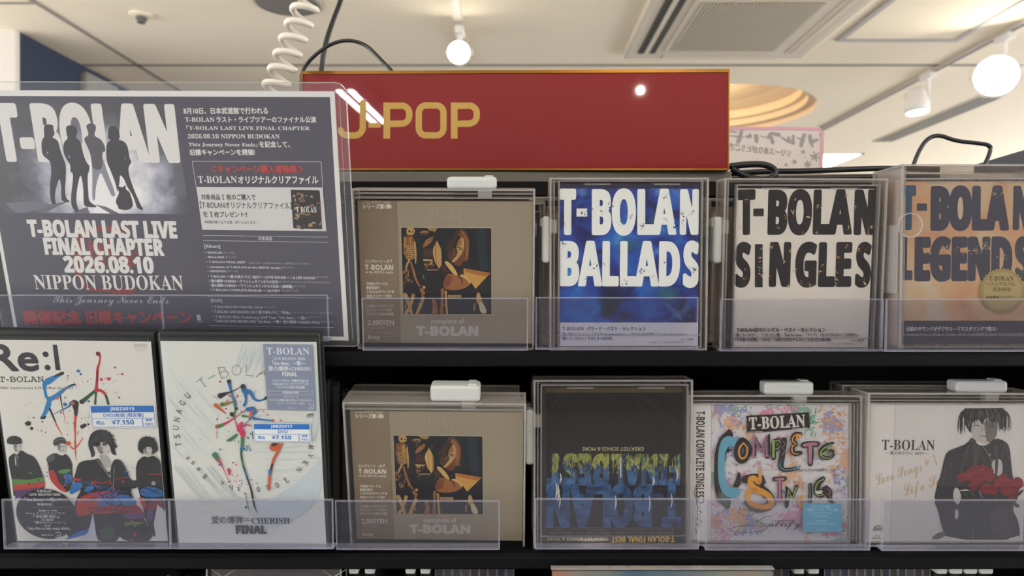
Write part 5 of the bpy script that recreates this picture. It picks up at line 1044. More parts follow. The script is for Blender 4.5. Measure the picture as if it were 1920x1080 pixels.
A.local_rect(-.061, 0, .061, .142, (22, 20, 20)); A.zoom(980, 680, 2.7)
A.rect(120, 126, 808, 152, (78, 68, 46))
OLV = (176, 166, 120)
A.text('GREATEST SONGS & MORE', 614, 428, 302, 428, 18, OLV, grow=.4)
def ud(st, x0, x1, ytop, ybot, m, g=4): A.text(st, x1, ytop, x0, ytop, ybot - ytop, (60, 100, 150), 'bold', grow=g, m=m)
ud('FINAL', 452, 794, 466, 608, 2, 5); ud('BEST', 128, 432, 466, 608, 2, 6)
ud('T-BO', 446, 796, 622, 814, 1, 8); ud('LAN', 126, 440, 622, 816, 1, 8)
for i in range(230):
    x = random.uniform(150, 792); y = 466 + abs(random.gauss(0, 34)); A.stroke([(x, y, 1.5), (x + random.uniform(-6, 6), y + random.uniform(6, 18), 4), (x + random.uniform(-8, 8), y + random.uniform(14, 30), 1)], random.choice([(150, 156, 74), (120, 134, 70), (90, 108, 66), (176, 176, 96)]), smooth=0) if any(a < x < b for a, b in ((150, 185), (208, 270), (280, 340), (350, 432), (452, 480), (488, 560), (566, 640), (650, 725), (758, 792))) else None
for x, y, l in ((190, 585, 24), (185, 700, 36), (468, 710, 36), (640, 715, 40), (752, 700, 34), (660, 600, 22), (780, 570, 30), (168, 650, 40), (178, 660, 44)): A.stroke([(x, y - l, 3), (x + 6, y, 9), (x - 2, y + l, 3)], (196, 196, 190), wob=.3)
for i in range(4): A.stroke([(495, 480 + i * 26, 6), (498, 496 + i * 26, 8), (494, 506 + i * 26, 3)], (190, 190, 180))
A.rect(90, 836, 800, 922, (40, 38, 38)); A.rect(90, 835, 800, 837.5, (104, 98, 96))
A.text('T-BOLAN FINAL BEST', 768, 880, 450, 882, 26, (206, 168, 60), 'bold', grow=1.2); A.text('GREATEST SONGS & MORE', 432, 884, 122, 884, 16, (190, 176, 118))
A.text('最終章を飾る究極のベストアルバム 代表曲から新録音源まで全曲リマスター収録 DISC1 DISC2', 766, 856, 130, 856, 14, (136, 112, 80)); A.text('離したくはない JUST ILLUSION Bye For Now マリア すれ違いの純情 おさえきれない この気持ち', 766, 842, 150, 842, 10, (110, 96, 76))
t = cd_case(FI, outer(FI, 1013, 720, 1289, 1027), 'dark portrait CD standing upside down with blue and leaf green block letters', A, [INK, FINP, FOLP])
shrink_wrap(t, outer(FI, 1013, 720, 1289, 1027), .0021, [(-.35, 0, .55, .012, 1.2), (-.25, -.1, .6, .010, .9), (1.55, -.2, -.75, .014, 1.2), (1.45, -.1, -.75, .011, .9), (.9, -.75, .55, .016, .9), (.15, .9, -.6, .014, .8), (.46, .06, .02, .02, .7), (1.2, -.5, -.1, .01, .7), (.7, .5, -.25, .012, .7)])
port_case(FI, (1000, 711, 1296, 1031), (985, 768, 1002, 872), 'clear security case around the upside-down dark CD')
rear(FI, -.004, .004, .029, 'clear security case right behind the one with the upside-down CD', 'CD with a dark back card behind the upside-down CD', DARKIN)

# ------------------------------------------------------------------ scribbled cover with a white spine strip
CO = Pose((.2417, .6415, -.1617), .9, .2, -.1, .1235, .124)
SCRP, n, out = nodes('mottled_pastel_print')
b = N(n, 'ShaderNodeBsdfPrincipled'); b.inputs['Roughness'].default_value = .4
tc = N(n, 'ShaderNodeTexCoord'); src = None
for q, (loc, c_, thr, sc) in enumerate([((0, 0, 0), rgb(150, 154, 192), .62, 30), ((4, 2, 0), rgb(208, 150, 172), .65, 26), ((8, 5, 1), rgb(134, 172, 150), .67, 28), ((2, 8, 3), rgb(208, 168, 140), .63, 24)]):
    mp = N(n, 'ShaderNodeMapping'); mp.inputs['Location'].default_value = loc; n.links.new(tc.outputs['Object'], mp.inputs[0])
    lo = N(n, 'ShaderNodeTexNoise'); lo.inputs['Scale'].default_value = sc; lo.inputs['Detail'].default_value = 1; n.links.new(mp.outputs[0], lo.inputs['Vector'])
    hi = N(n, 'ShaderNodeTexNoise'); hi.inputs['Scale'].default_value = 190; hi.inputs['Detail'].default_value = 5; hi.inputs['Distortion'].default_value = 1.2; n.links.new(mp.outputs[0], hi.inputs['Vector'])
    ad = N(n, 'ShaderNodeMath', operation='MULTIPLY_ADD'); ad.inputs[1].default_value = .45; n.links.new(hi.outputs[0], ad.inputs[0]); n.links.new(lo.outputs[0], ad.inputs[2])
    gt = N(n, 'ShaderNodeMath', operation='GREATER_THAN'); gt.inputs[1].default_value = thr + .225; n.links.new(ad.outputs[0], gt.inputs[0])
    mx = N(n, 'ShaderNodeMix', data_type='RGBA'); n.links.new(gt.outputs[0], mx.inputs[0]); mx.inputs[7].default_value = (*[v * .9 for v in c_], 1)
    if src is None: mx.inputs[6].default_value = (*[v * .92 for v in rgb(204, 202, 206)], 1)
    else: n.links.new(src, mx.inputs[6])
    src = mx.outputs[2]
n.links.new(src, b.inputs['Base Color']); n.links.new(b.outputs[0], out.inputs[0])
A = Art(CO, .0002, .95); random.seed(41)
A.local_rect(-.06175, 0, .06175, .124, (206, 204, 206), 1); A.zoom(1310, 740, 5.4)
LV, CP, PKK, MG = (128, 134, 178), (204, 146, 108), (206, 130, 160), (100, 158, 128)
def daub(n, x0, y0, x1, y1, cols, w=16, l=40):
    for i in range(n):
        x, y = random.uniform(x0, x1), random.uniform(y0, y1); a = random.uniform(-.5, 2.6)
        A.stroke([(x, y, random.uniform(3, w)), (x + l * .5 * math.cos(a) + random.gauss(0, 6), y + l * .5 * math.sin(a), random.uniform(4, w)), (x + l * math.cos(a), y + l * math.sin(a), 3)], random.choice(cols), wob=.3)
daub(34, 300, 110, 560, 330, [LV, LV, (150, 154, 190)], 22); daub(22, 130, 370, 320, 640, [LV, (160, 164, 196)], 12); daub(20, 640, 110, 980, 180, [PKK, PKK, (214, 150, 172)], 34, 60); daub(16, 1090, 120, 1190, 420, [MG, (120, 170, 140)], 26, 60); daub(46, 1190, 110, 1490, 330, [CP, (214, 164, 130), CP], 22); daub(34, 1180, 370, 1490, 620, [CP, (214, 168, 136)], 24)
daub(12, 730, 380, 900, 520, [PKK], 26); daub(12, 560, 650, 760, 760, [MG, PKK, (200, 200, 204)], 16); daub(14, 900, 570, 1060, 680, [(216, 176, 160), CP], 14); daub(16, 1370, 720, 1480, 920, [LV], 26); daub(20, 1340, 930, 1500, 1040, [LV, (160, 160, 200)], 10); daub(20, 260, 760, 440, 960, [PKK, (180, 140, 180), (150, 140, 190)], 20); daub(12, 130, 860, 180, 1380, [PKK, (190, 160, 190)], 14); daub(12, 960, 870, 1080, 960, [CP], 22); daub(14, 130, 100, 210, 260, [CP, (206, 160, 140)], 8); daub(12, 130, 520, 170, 680, [CP, LV], 14)
daub(20, 150, 1240, 330, 1400, [PKK, (206, 160, 176)], 16); daub(14, 480, 1200, 660, 1400, [(140, 170, 140), (170, 186, 160)], 20); daub(20, 900, 1180, 1300, 1400, [(176, 172, 200), LV, (190, 188, 204)], 16); daub(20, 1250, 1290, 1500, 1420, [PKK, (200, 110, 130), (200, 140, 160)], 24)
SK, OG2, MV, GN2, TQ = (48, 42, 42), (206, 146, 62), (168, 112, 140), (136, 160, 92), (98, 156, 178)
# black label with stencil letters
A.poly([(482, 214), (1118, 178), (1128, 335), (720, 372), (640, 380), (490, 386)], SK); A.text('T-BOLAN', 515, 352, 1080, 322, 118, (206, 202, 198), 'serif', grow=2)
chips(A, 16, 500, 200, 1110, 340, [SK], 1, 4); A.lines(500, 378, 650, 372, 5, (200, 198, 194)); A.lines(945, 348, 1100, 334, 5, (200, 198, 194))
# big blue C with its dark tips
A.stroke([(310, 350, 10), (300, 420, 120), (250, 500, 130), (215, 620, 110), (200, 800, 90), (215, 960, 110), (260, 1040, 140), (290, 1080, 60)], SK, smooth=2); A.stroke([(255, 1040, 150), (280, 1090, 110), (290, 1130, 60)], (92, 88, 76), smooth=1)
A.poly([(315, 335), (362, 425), (258, 430)], SK, smooth=1); A.stroke([(350, 480, 90), (290, 470, 120), (240, 540, 70), (225, 700, 66), (235, 900, 66), (300, 990, 110), (380, 990, 90)], TQ, smooth=2); A.stroke([(300, 580, 20), (300, 560, 26), (330, 560, 12)], SK); A.poly([(405, 765), (432, 830), (420, 940), (335, 938), (370, 880)], SK, smooth=1)
for i in range(10): A.stroke([(230 + i * 18, 1000 + (i % 3) * 10, 5), (232 + i * 18, 1070 + (i % 4) * 20, 2)], TQ)
chips(A, 5, 220, 600, 250, 980, [(60, 90, 110)], 1, 3)
# OMPLETE
A.stroke([(445, 470, 80), (505, 520, 80), (490, 620, 80), (440, 670, 80), (395, 630, 80), (400, 520, 80), (445, 470, 80)], SK, smooth=2)
for q in (0, 8): A.stroke([(450 + q, 490, 12), (505 - q, 540, 12), (480, 640 - q, 12), (430, 655 - q, 12), (400 + q, 600, 12), (410 + q, 530, 12), (450 + q, 490, 12)], OG2, smooth=2)
A.stroke([(560, 620, 46), (575, 420, 60), (640, 560, 70), (700, 410, 60), (695, 620, 60)], SK, smooth=0)
for x0, y0, x1, y1 in ((560, 420, 556, 620), (565, 425, 630, 580), (630, 580, 680, 425), (684, 425, 690, 610)): A.stroke([(x0, y0, 22), (x1, y1, 22)], MV, smooth=0); A.stroke([(x0 + 3, y0, 5), (x1 + 3, y1, 5)], SK, smooth=0)
A.lines(535, 628, 582, 628, 14, MV); A.lines(666, 620, 712, 620, 14, MV)
A.stroke([(758, 640, 50), (760, 470, 56), (820, 460, 50), (840, 520, 50), (780, 560, 40)], SK, smooth=1); A.stroke([(756, 630, 22), (758, 470, 26)], GN2, smooth=0); A.stroke([(770, 470, 9), (820, 460, 9), (840, 510, 9), (800, 550, 9), (775, 550, 9)], GN2)
A.stroke([(865, 460, 60), (850, 600, 60), (825, 740, 60), (880, 770, 40), (1000, 745, 36)], SK, smooth=1); A.stroke([(850, 470, 5), (880, 500, 5), (840, 540, 5), (885, 570, 5), (840, 610, 5)], (150, 148, 150), smooth=0); A.stroke([(830, 670, 6), (815, 720, 8), (860, 765, 10), (950, 760, 10), (1010, 740, 10)], TQ); A.poly([(985, 722), (1040, 715), (1015, 765)], TQ)
A.stroke([(1030, 400, 44), (970, 400, 56), (945, 470, 50), (1000, 500, 40), (950, 520, 50), (950, 600, 54), (1030, 590, 46)], SK, smooth=1); A.stroke([(1030, 410, 26), (970, 405, 14), (940, 470, 14), (1000, 500, 8), (940, 520, 14), (950, 600, 12), (1010, 600, 6)], OG2); A.dot(1005, 430, 22, OG2); A.dot(1005, 430, 6, SK)
A.stroke([(1060, 510, 60), (1130, 500, 66), (1200, 500, 60)], SK); A.stroke([(1130, 500, 66), (1135, 620, 60), (1130, 700, 56)], SK); A.stroke([(1070, 512, 30), (1140, 500, 36), (1190, 500, 30)], MV); A.stroke([(1130, 510, 36), (1128, 690, 28)], MV)
A.stroke([(1360, 490, 30), (1280, 520, 50), (1220, 590, 50), (1270, 650, 40), (1360, 630, 40), (1350, 560, 50), (1250, 580, 40)], SK, smooth=1); A.stroke([(1360, 500, 8), (1280, 530, 14), (1225, 590, 14), (1270, 650, 12), (1350, 640, 6), (1345, 570, 8), (1250, 600, 14)], GN2); A.stroke([(1350, 540, 6), (1300, 560, 10), (1260, 590, 6)], GN2)
# scribble line
A.lines(600, 762, 1430, 758, 3, (90, 90, 90))
for i in range(3): A.stroke([(340 + 8 * i, 690 + 10 * i, 3), (410, 715, 3), (360, 725 - 8 * i, 3), (440, 690, 3), (430, 740, 3), (500, 680, 3), (520, 750, 3)], (120, 110, 120))
A.stroke([(570, 700, 4), (600, 680, 4), (610, 760, 4), (640, 700, 4)], MV)
for i in range(5): A.stroke([(990 + 60 * i, 770, 4), (1030 + 60 * i, 745, 4), (1010 + 60 * i, 785, 4), (1060 + 60 * i, 760, 4)], (90, 80, 72))
A.stroke([(1200, 770, 4), (1295, 738, 4), (1230, 780, 4)], (90, 80, 72)); A.stroke([(960, 900, 4), (1050, 805, 5), (1050, 930, 4)], (110, 104, 104), smooth=0)
# SINGLES
A.stroke([(470, 860, 80), (560, 840, 90), (660, 860, 80), (600, 930, 90), (700, 1010, 90), (740, 1080, 90)], SK, smooth=1); A.stroke([(490, 1090, 60), (560, 1150, 90), (680, 1150, 90), (740, 1090, 90)], (92, 84, 74), smooth=1)
A.stroke([(625, 770, 34), (620, 900, 40), (600, 880, 46), (560, 840, 56), (520, 850, 56), (530, 930, 60), (640, 980, 60), (720, 1030, 60), (745, 1100, 60), (700, 1140, 50), (560, 1130, 46), (490, 1060, 46), (500, 980, 46), (560, 960, 40), (600, 1000, 36)], OG2, smooth=2)
A.stroke([(770, 855, 50), (870, 850, 50)], SK, smooth=0); A.stroke([(820, 850, 40), (822, 1060, 46)], SK, smooth=0); A.stroke([(782, 858, 22), (860, 854, 22)], MV, smooth=0); A.stroke([(820, 860, 24), (820, 1080, 26)], MV, smooth=0); A.stroke([(770, 1085, 16), (880, 1082, 16)], MV, smooth=0)
A.stroke([(890, 1130, 40), (905, 940, 60), (960, 1030, 60), (990, 930, 40)], SK, smooth=0); A.stroke([(900, 1060, 20), (910, 960, 26), (950, 1060, 26), (990, 940, 16)], GN2, smooth=0); A.stroke([(870, 1090, 5), (880, 1160, 3)], SK); A.stroke([(950, 1080, 8), (965, 1150, 3)], GN2)
A.stroke([(1050, 1030, 36), (1020, 1060, 40), (1030, 1140, 30), (1070, 1140, 30)], OG2); A.dot(1045, 1090, 20, (170, 120, 110))
A.stroke([(1130, 910, 36), (1130, 1080, 40)], SK, smooth=0); A.stroke([(1128, 920, 12), (1128, 1080, 12)], (86, 120, 130), smooth=0)
A.stroke([(1260, 850, 50), (1200, 900, 70), (1190, 1000, 70), (1260, 1020, 60), (1270, 960, 60)], SK, smooth=1); A.stroke([(1265, 855, 12), (1200, 890, 14), (1175, 980, 12), (1210, 1030, 12), (1270, 1010, 10)], GN2); A.poly([(1185, 975), (1255, 970), (1250, 1003), (1190, 1006)], (196, 194, 192))
A.stroke([(1290, 930, 30), (1330, 980, 60), (1320, 1040, 60), (1350, 1090, 30)], SK); A.stroke([(1300, 950, 6), (1340, 980, 8), (1310, 1010, 8), (1345, 1050, 6)], MV)
A.spray(60, 400, 1080, 560, 1240, 2, 5, [SK, (100, 100, 100)])
A.zoom(1310, 880, 5.647)
A.stroke([(780, 500, 5), (720, 495, 6), (640, 540, 8), (600, 560, 7), (700, 580, 8), (735, 610, 8), (700, 650, 6), (520, 670, 6), (350, 660, 6), (320, 630, 7), (420, 600, 7), (560, 590, 6), (700, 600, 6), (740, 625, 5), (610, 678, 5)], (88, 88, 92), smooth=2); A.text('atisfy', 738, 606, 1082, 606, 66, (74, 72, 74), 'script', grow=1); A.stroke([(800, 545, 5), (1000, 535, 4)], (90, 90, 92)); A.stroke([(1140, 690, 5), (1155, 668, 6), (1175, 680, 6), (1200, 672, 5)], (80, 80, 82)); A.stroke([(780, 545, 5), (1000, 540, 5)], (86, 86, 90))
S = Art(CO, .0034, .95); S.zoom(1310, 880, 5.647)
S.rect(1102, 362, 1512, 665, (92, 160, 186))
for s_, x0, x1, y, h_ in (('全シングル収録', 1202, 1390, 408, 22), ('究極のシングル・ベスト盤!', 1140, 1470, 440, 24), ('プレミアムプライス', 1174, 1404, 474, 22), ('～￥2,980～', 1210, 1370, 504, 18), ('3枚組 全50曲収録', 1240, 1350, 552, 10), ('T-BOLAN COMPLETE SINGLES', 1160, 1440, 580, 12), ('JBCZ-9148', 1250, 1340, 640, 8)): S.text(s_, x0, y, x1, y, h_, (178, 208, 214), grow=.5)
c0 = CO.loc(1296, 900)[0]
t = cd_case(CO, (c0 - .0008, .0632, -.0012, .1252), 'CD with a colourful scribbled cover and a white spine strip at its left', A, [INK, SCRP], hinge='none', depth=.012, zl=.0034)
S.mb.build('blue_sticker', INK, t)
B = Art(CO, .0004, .95); B.cw = 0; B.zoom(1280, 680, 2.7)
B.poly([(44, 208), (145, 208), (143, 902), (30, 896)], (206, 204, 204)); B.poly([(144, 208), (147, 208), (145, 902), (142, 902)], (170, 168, 168))
B.text('T-BOLAN COMPLETE SINGLES', 70, 246, 66, 682, 40, (58, 54, 54), 'bold', grow=.5)
B.stroke([(104, 690, 3), (110, 705, 4), (90, 712, 4), (70, 700, 3), (58, 660, 3), (66, 620, 3), (76, 660, 3), (68, 720, 3)], (70, 68, 70)); B.text('atisfy', 74, 724, 74, 830, 26, (64, 62, 64), 'script')
B.stroke([(60, 840, 3), (76, 860, 3), (58, 864, 3), (74, 845, 3), (66, 868, 3)], (70, 68, 70), smooth=0)
o = B.mb.build('spine_strip', INK, t); o['label'] = 'white paper spine strip with tall black lettering'
r = (c0 - .004, .0725, -.0035, .1325)
l = CO.loc(1433, 736); u = CO.loc(1526, 711)
security_case(CO, r, .027, 'clear security case around the colourful scribbled CD', (l[0], u[0], r[3] - .0005, r[3] - .0005 + (u[1] - l[1])), 'white lock bar on top', rail=[(r[0] + .002, r[1] - .002, .1266, .1274), (.0655, .0665, 0, .125), (.0690, .0697, 0, .125)])
rear(CO, .012, .002, .030, 'clear security case behind the one with the scribbled CD', 'dark backed CD behind the scribbled CD', DARKIN, False, w=.146, h=.127)

# ------------------------------------------------------------------ white cover, man with a bouquet
BE = Pose((.3889, .6350, -.1605), 1.9, 1.0, -.3, .142, .124)
A = Art(BE, .0002, .95); random.seed(51)
A.local_rect(-.071, 0, .071, .124, (204, 200, 198)); A.zoom(1600, 680, 2.7)
A.poly([(84, 208), (212, 208), (186, 906), (64, 904)], (212, 208, 206)); A.poly([(211, 208), (214, 208), (188, 906), (185, 906)], (176, 172, 170))
A.text('T-BOLAN', 144, 441, 412, 443, 50, (56, 52, 54), 'serif'); A.text('～夏の終わりに BEST～', 165, 466, 375, 468, 17, (84, 80, 80), grow=.3)
TN = (182, 160, 130)
A.text('Love Songs + 1', 118, 622, 425, 520, 60, TN, 'script'); A.text('Life Songs', 258, 676, 530, 590, 60, TN, 'script')
A.stroke([(98, 850, 3), (112, 826, 4), (150, 824, 4), (148, 850, 3)], (64, 62, 64)); A.text('Being', 104, 852, 148, 848, 22, (64, 62, 64), 'ital', grow=.6); A.text('JBCZ', 110, 880, 134, 880, 7, (70, 68, 70)); A.text('9059-9060', 94, 892, 150, 892, 7, (70, 68, 70), 'bold')
A.zoom(1720, 750, 3.855)
HB, CO_, SKN, SKD = (44, 42, 42), (42, 40, 44), (176, 170, 166), (104, 100, 98)
A.poly([(395, 280), (390, 180), (400, 120), (560, 130), (590, 180), (565, 260), (560, 300), (500, 320), (440, 300)], SKN, smooth=1); A.poly([(480, 140), (580, 150), (580, 230), (560, 290), (505, 312), (490, 240)], SKD, smooth=1)
A.poly([(340, 60), (618, 58), (648, 100), (640, 170), (612, 215), (590, 205), (580, 150), (540, 165), (500, 120), (470, 175), (440, 140), (400, 160), (388, 200), (392, 240), (372, 225), (345, 180), (332, 110)], HB)
for i in range(64):
    u = random.random(); x0 = 350 + 270 * u; a = (u - .5) * 2
    x1 = x0 + a * 40 + random.uniform(-14, 14); y1 = 150 + 70 * abs(a) + random.uniform(-20, 45)
    if abs(a) < .45: y1 = random.uniform(110, 190)
    A.stroke([(x0, 62, 5), ((x0 + x1) / 2 + a * 26, 105, random.uniform(5, 10)), (x1 + a * 12, y1 - 20, 6), (x1, y1, 1.5)], random.choice([HB, HB, (36, 34, 34), (66, 63, 62), (92, 88, 86)]))
A.stroke([(405, 188, 4), (430, 180, 6), (450, 190, 4)], (60, 56, 56)); A.stroke([(505, 190, 4), (540, 186, 6), (560, 196, 4)], (50, 48, 48)); A.stroke([(462, 185, 4), (472, 220, 6), (460, 232, 5)], (130, 124, 120)); A.stroke([(448, 264, 4), (475, 258, 7), (500, 266, 5)], (84, 72, 72)); A.stroke([(365, 150, 6), (372, 200, 5)], SKD); A.stroke([(320, 168, 3), (345, 165, 2)], HB)
A.poly([(190, 440), (210, 375), (280, 345), (360, 315), (395, 260), (440, 330), (500, 330), (565, 270), (640, 300), (668, 340), (680, 470), (690, 560), (740, 700), (680, 780), (735, 880), (745, 1012), (210, 1010), (170, 900), (150, 800), (120, 730), (140, 620), (170, 540)], CO_, smooth=1)
A.poly([(255, 690), (272, 630), (300, 640), (320, 700), (300, 760), (270, 740)], (190, 186, 184), smooth=1); A.poly([(272, 795), (292, 788), (300, 830), (284, 868), (270, 850)], (184, 180, 180), smooth=1)
A.poly([(95, 1010), (130, 970), (190, 945), (210, 970), (170, 1005)], (92, 90, 92), smooth=1)
A.poly([(530, 440), (600, 420), (620, 480), (610, 545), (555, 550)], (176, 172, 170), smooth=1); A.stroke([(560, 330, 10), (575, 420, 26), (570, 540, 16)], (66, 62, 66)); A.stroke([(410, 300, 30), (430, 420, 40), (400, 520, 20)], (66, 56, 50)); A.stroke([(360, 330, 5), (330, 450, 7), (300, 560, 5)], (74, 72, 76)); A.stroke([(470, 330, 6), (520, 400, 10), (540, 460, 4)], (96, 92, 94)); A.dot(525, 395, 7, (160, 140, 110)); A.stroke([(640, 310, 5), (660, 430, 7)], (64, 62, 66))
for i in range(7): A.stroke([(330 + 58 * i, 650, 6), (350 + 55 * i, 690, 14), (370 + 52 * i, 705, 5)], random.choice([(70, 72, 66), (120, 116, 110), (54, 56, 54)]))
for pts in ([(395, 275, 6), (370, 340, 8), (350, 440, 6), (372, 520, 3)], [(440, 330, 5), (480, 430, 8), (520, 500, 4)], [(640, 306, 4), (620, 380, 8), (600, 430, 5)], [(215, 420, 5), (200, 540, 8), (165, 660, 5)], [(250, 440, 4), (240, 560, 8), (230, 640, 4)], [(180, 760, 6), (240, 820, 10), (300, 900, 5)], [(330, 760, 5), (360, 860, 12), (350, 960, 5)], [(610, 800, 5), (640, 900, 14), (650, 990, 6)], [(470, 800, 6), (500, 900, 14), (490, 1000, 6)]): A.stroke(pts, (62, 60, 64))
for x, y, r in ((320, 560, 36), (375, 545, 40), (420, 515, 46), (470, 505, 40), (440, 570, 46), (520, 560, 36), (520, 520, 32), (500, 640, 42), (550, 650, 36), (580, 600, 32), (620, 570, 36), (660, 600, 38), (640, 650, 42), (700, 640, 40), (725, 590, 36), (745, 610, 26), (690, 685, 30), (405, 620, 34)):
    A.dot(x, y, r, (122, 34, 42), 14, 0, .12)
    for q in range(3): A.stroke([(x - r * .6, y - r * .3 + q * r * .3, 3), (x, y - r * .5 + q * r * .35, 6), (x + r * .6, y - r * .2 + q * r * .3, 3)], random.choice([(92, 24, 32), (146, 46, 54), (104, 28, 36)]))
A.poly([(690, 690), (770, 640), (765, 665), (720, 705)], (70, 44, 42), smooth=1); A.poly([(680, 720), (750, 765), (720, 782), (690, 760)], (70, 66, 66), smooth=1); A.stroke([(310, 655, 6), (350, 650, 12), (375, 655, 4)], (190, 188, 184))
A.poly([(510, 830), (600, 760), (660, 780), (690, 1010), (560, 1010)], (60, 56, 54), smooth=1); A.stroke([(400, 950, 10), (405, 1000, 14)], (84, 80, 82))
t = cd_case(BE, (-.0722, .0722, -.0012, .1252), 'white shrink-wrapped CD showing a person in a black suit holding red roses', A, [INK], hinge='none', depth=.014)
shrink_wrap(t, (-.0722, .0722, -.0012, .1252), .0021, [(.1 + .07 * q, .22 + .03 * q, 0, .006, .8 + .4 * (q % 2)) for q in range(5)] + [(1.9 - .14 * q, -1.1 + .05 * q, -.1, .007, .9) for q in range(7)] + [(.42 + .09 * q, -.12 + .03 * q, .25, .006, .8) for q in range(5)])
r = (-.0745, .0775, -.0035, .1345); l = BE.loc(1792, 729); u = BE.loc(1890, 707)
security_case(BE, r, .030, 'clear security case around the CD with the rose bouquet', (l[0], u[0], r[3] - .0005, r[3] - .0005 + (u[1] - l[1])), 'frosted grey lock bar', frosted=True, rail=[(r[0] + .002, r[1] - .002, .1268, .1276), (r[0] + .002, r[1] - .002, .1298, .1303), (.0, .045, .1240, .1246)])
rear(BE, -.008, .004, .034, 'clear security case behind the one with the rose bouquet CD', 'dark backed CD behind the rose bouquet CD', DARKIN, False, w=.146, h=.132)
rear(GB, -.006, .006, .034, 'clear security case behind the lower beige box', 'dark backed CD behind the lower beige box', DARKIN, False, w=.155, h=.122)
# black DVD case standing edge-on between the DVDs and the beige box
for i, x in enumerate((612, 630, 646)):
    y_ = .645 + i * .012; a = at(x, 1029, y_); 
    t = thing('dvd_case', ['black DVD case standing edge-on just right of the two DVDs', 'black DVD case standing edge-on, middle of three beside the beige box', 'black DVD case standing edge-on nearest the lower beige box'][i], 'DVD', Matrix.Translation((a.x, a.y, -.2275 + ZC)), 'black DVD cases edge-on in the lower row')
    hh = (.15, .146, .138)[i]
    mb = MB(); mb.box(-.0035, .0035, 0, .12, 0, hh, bev=.0012); mb.build('case_shell', BCASE, t); mb = MB(); mb.box(-.0028, .0028, -.0006, 0, .004, hh - .004); mb.build('spine_insert', DARKIN, t)

# ------------------------------------------------------------------ the shelf below: tops of filed cases
ZB = -.3985
def filed(px0, px1, yf, ztop, i):
    """security case filed spine forward, only its lock end and top show"""
    a = at(px0, 1050, yf); b = at(px1, 1050, yf); w = b.x - a.x
    t = thing('security_case', FL[i], 'security case', Matrix.Translation(((a.x + b.x) / 2, yf, ZB + ZC)), 'cases filed spine forward on the lowest shelf')
    h = ztop - ZB - .008
    mb = MB(); mb.box(-w / 2 + .0006, w / 2 - .0006, .0005, .14, 0, h, 0); mb.frame(-w / 2, w / 2, 0, .1405, 0, h + .0004, .0009, 0); mb.build('shell', [PANE, EDGE], t)
    mb = MB(); mb.box(-w / 2 + .0016, w / 2 - .0016, .003, .135, .002, h - .012); mb.build('filed_disc', DARKIN, t)
    mb = MB(); mb.box(-w / 2 + .0004, w / 2 - .0004, -.003, .050, h - .0015, h + .008, bev=.0016); o = mb.build('lock', LOCK, t); o['label'] = 'white lock end'
FX = [(654, 674), (684, 704), (760, 780), (788, 808), (1485, 1507), (1513, 1535), (1752, 1774), (1778, 1802), (1805, 1830), (1834, 1860)]
FL = ['filed case with a white lock, far left under the lower beige box', 'filed case with a white lock, second from left under the lower beige box', 'filed case with a white lock, third from left under the lower beige box', 'filed case with a white lock, fourth from left under the lower beige box',
      'filed case with a white lock, left of the pair under the scribbled CD', 'filed case with a white lock, right of the pair under the scribbled CD', 'filed case with a white lock, first of four under the rose bouquet CD', 'filed case with a white lock, second of four under the rose bouquet CD', 'filed case with a white lock, third of four under the rose bouquet CD', 'filed case with a white lock, last of four under the rose bouquet CD']
for i, (a, b) in enumerate(FX): filed(a, b, .634, at(0, 1050, .640).z, i)
# row of plain filed cases filling the gaps
PLW = ['between the locks', 'right of the locks']
gaps = [(815, 965, 9), (1360, 1480, 8), (1545, 1745, 13)]
ct = 0
for (a, b, n_) in gaps:
    for i in range(n_):
        x0 = a + (b - a) * i / n_ + 1; x1 = a + (b - a) * (i + 1) / n_ - 1; ct += 1
        A_, B2_ = at(x0, 1055, .645), at(x1, 1055, .645); w = B2_.x - A_.x
        where = ('under the gap right of the lower beige box', 'left of the lock pair under the scribbled CD', 'between the lock pair and the four locks')[gaps.index((a, b, n_))]
        t = thing('cd_case', 'dark CD filed spine forward %s' % where, 'CD', Matrix.Translation(((A_.x + B2_.x) / 2, .645, ZB + ZC)), 'dark CDs filed ' + where)
        h = at(0, 1056 + random.uniform(0, 5), .645).z - ZB
        mb = MB(); mb.box(-w / 2, w / 2, 0, .125, 0, h, 0); mb.frame(-w / 2 - .0002, w / 2 + .0002, -.0002, .1252, 0, h + .0002, .0005, 1); mb.build('jewel_case', [solid('dark_spine', rgb(*random.choice([(46, 44, 46), (60, 60, 66), (52, 46, 44), (40, 44, 60)])), .4), EDGE], t)
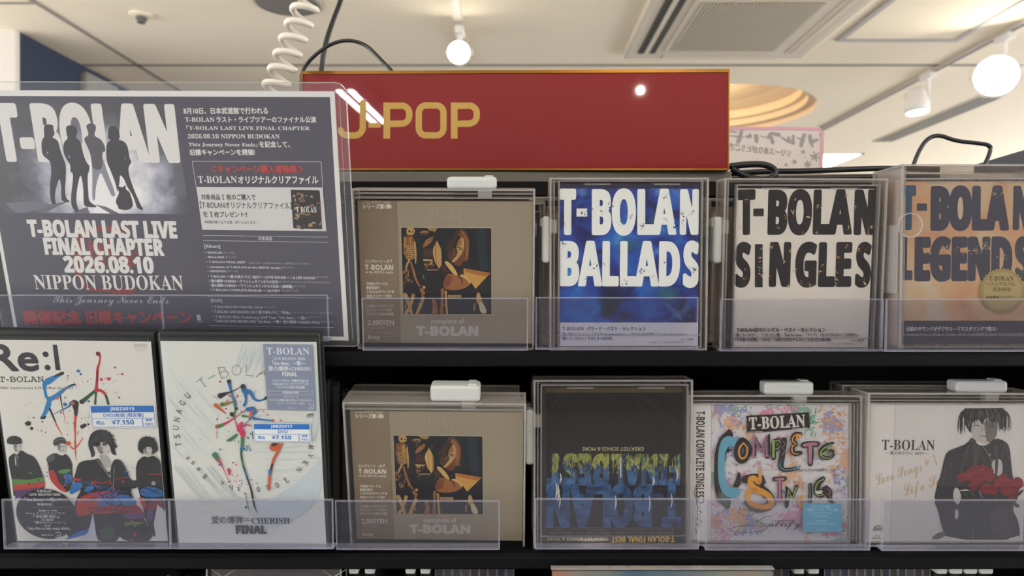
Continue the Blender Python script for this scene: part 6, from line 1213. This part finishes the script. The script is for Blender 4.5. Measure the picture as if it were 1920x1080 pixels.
# leaning black cases at the lower left
for i in range(11):
    x = 70 + i * 30; a = at(x, 1068, .63); 
    M = Matrix.Translation((a.x, .628 + .002 * i, ZB + ZC + .0035)) @ Matrix.Rotation(R(40), 4, 'Y')
    t = thing('dvd_case', 'black DVD case leaning to the right on the lowest shelf under the DVDs', 'DVD', M, 'black DVD cases leaning on the lowest shelf')
    hh = .185 + random.uniform(-.006, .006)
    mb = MB(); mb.box(-.0045, .0045, 0, .13, 0, hh, bev=.0012); mb.build('case_shell', BCASE, t); mb = MB(); mb.box(-.0048, -.0044, .004, .126, .006, hh - .006); mb.build('clear_sleeve', MATS['dvd_sleeve_film'], t)
# clear double case and a face-out cover
a, b = at(386, 1056, .625), at(640, 1056, .625)
t = thing('security_case', 'clear case with a dark disc lying face out under the second DVD', 'security case', Matrix.Translation(((a.x + b.x) / 2, .625, ZB + ZC))); w = b.x - a.x; h = at(0, 1053, .625).z - ZB
mb = MB(); shellw = [(-w / 2, w / 2)]; mb.box(-w / 2 + .001, w / 2 - .001, .0005, .0017, .001, h - .001, 0); mb.box(-w / 2 + .001, w / 2 - .001, .0005, .022, h - .0012, h, 0)
mb.frame(-w / 2, w / 2, 0, .0225, 0, h + .0003, .0012, 1); mb.build('shell', [PANE, EDGE], t)
mb = MB(); mb.box(-w / 2 + .003, w / 2 - .003, .004, .015, .001, h - .004); mb.build('disc_inlay', DARKIN, t)
for s_ in (-.045, .052):
    mb = MB(); mb.tube([(s_ - .018, .0004, h - .001), (s_, .0004, h - .014), (s_ + .022, .0004, h - .001)], .0003, n=6); mb.build('clip', EDGE, t)
a, b = at(1036, 1070, .60), at(1452, 1072, .60); w = b.x - a.x; h = at(0, 1068, .60).z - ZB
COVG = noisy('blue_to_red_cover_print', [(.3, rgb(60, 90, 110)), (.5, rgb(120, 120, 110)), (.7, rgb(170, 96, 70))], 9, 2, .4)
t = thing('record_sleeve', 'wrapped cover standing face out on the lowest shelf under the upside-down CD', 'record sleeve', Matrix.Translation(((a.x + b.x) / 2, .604, ZB + ZC)))
mb = MB(); mb.box(-w / 2, w / 2, 0, .004, 0, h - .003); mb.build('cover', COVG, t)
mb = MB(); mb.box(-w / 2 - .001, w / 2 + .001, -.0012, -.0006, 0, h, 0); mb.box(-w / 2 - .001, w / 2 + .001, -.0014, .005, h - .0012, h, 1); mb.build('wrap', [FILM, EDGE], t)
bpy.data.objects.remove(_to); bpy.data.curves.remove(_tc)
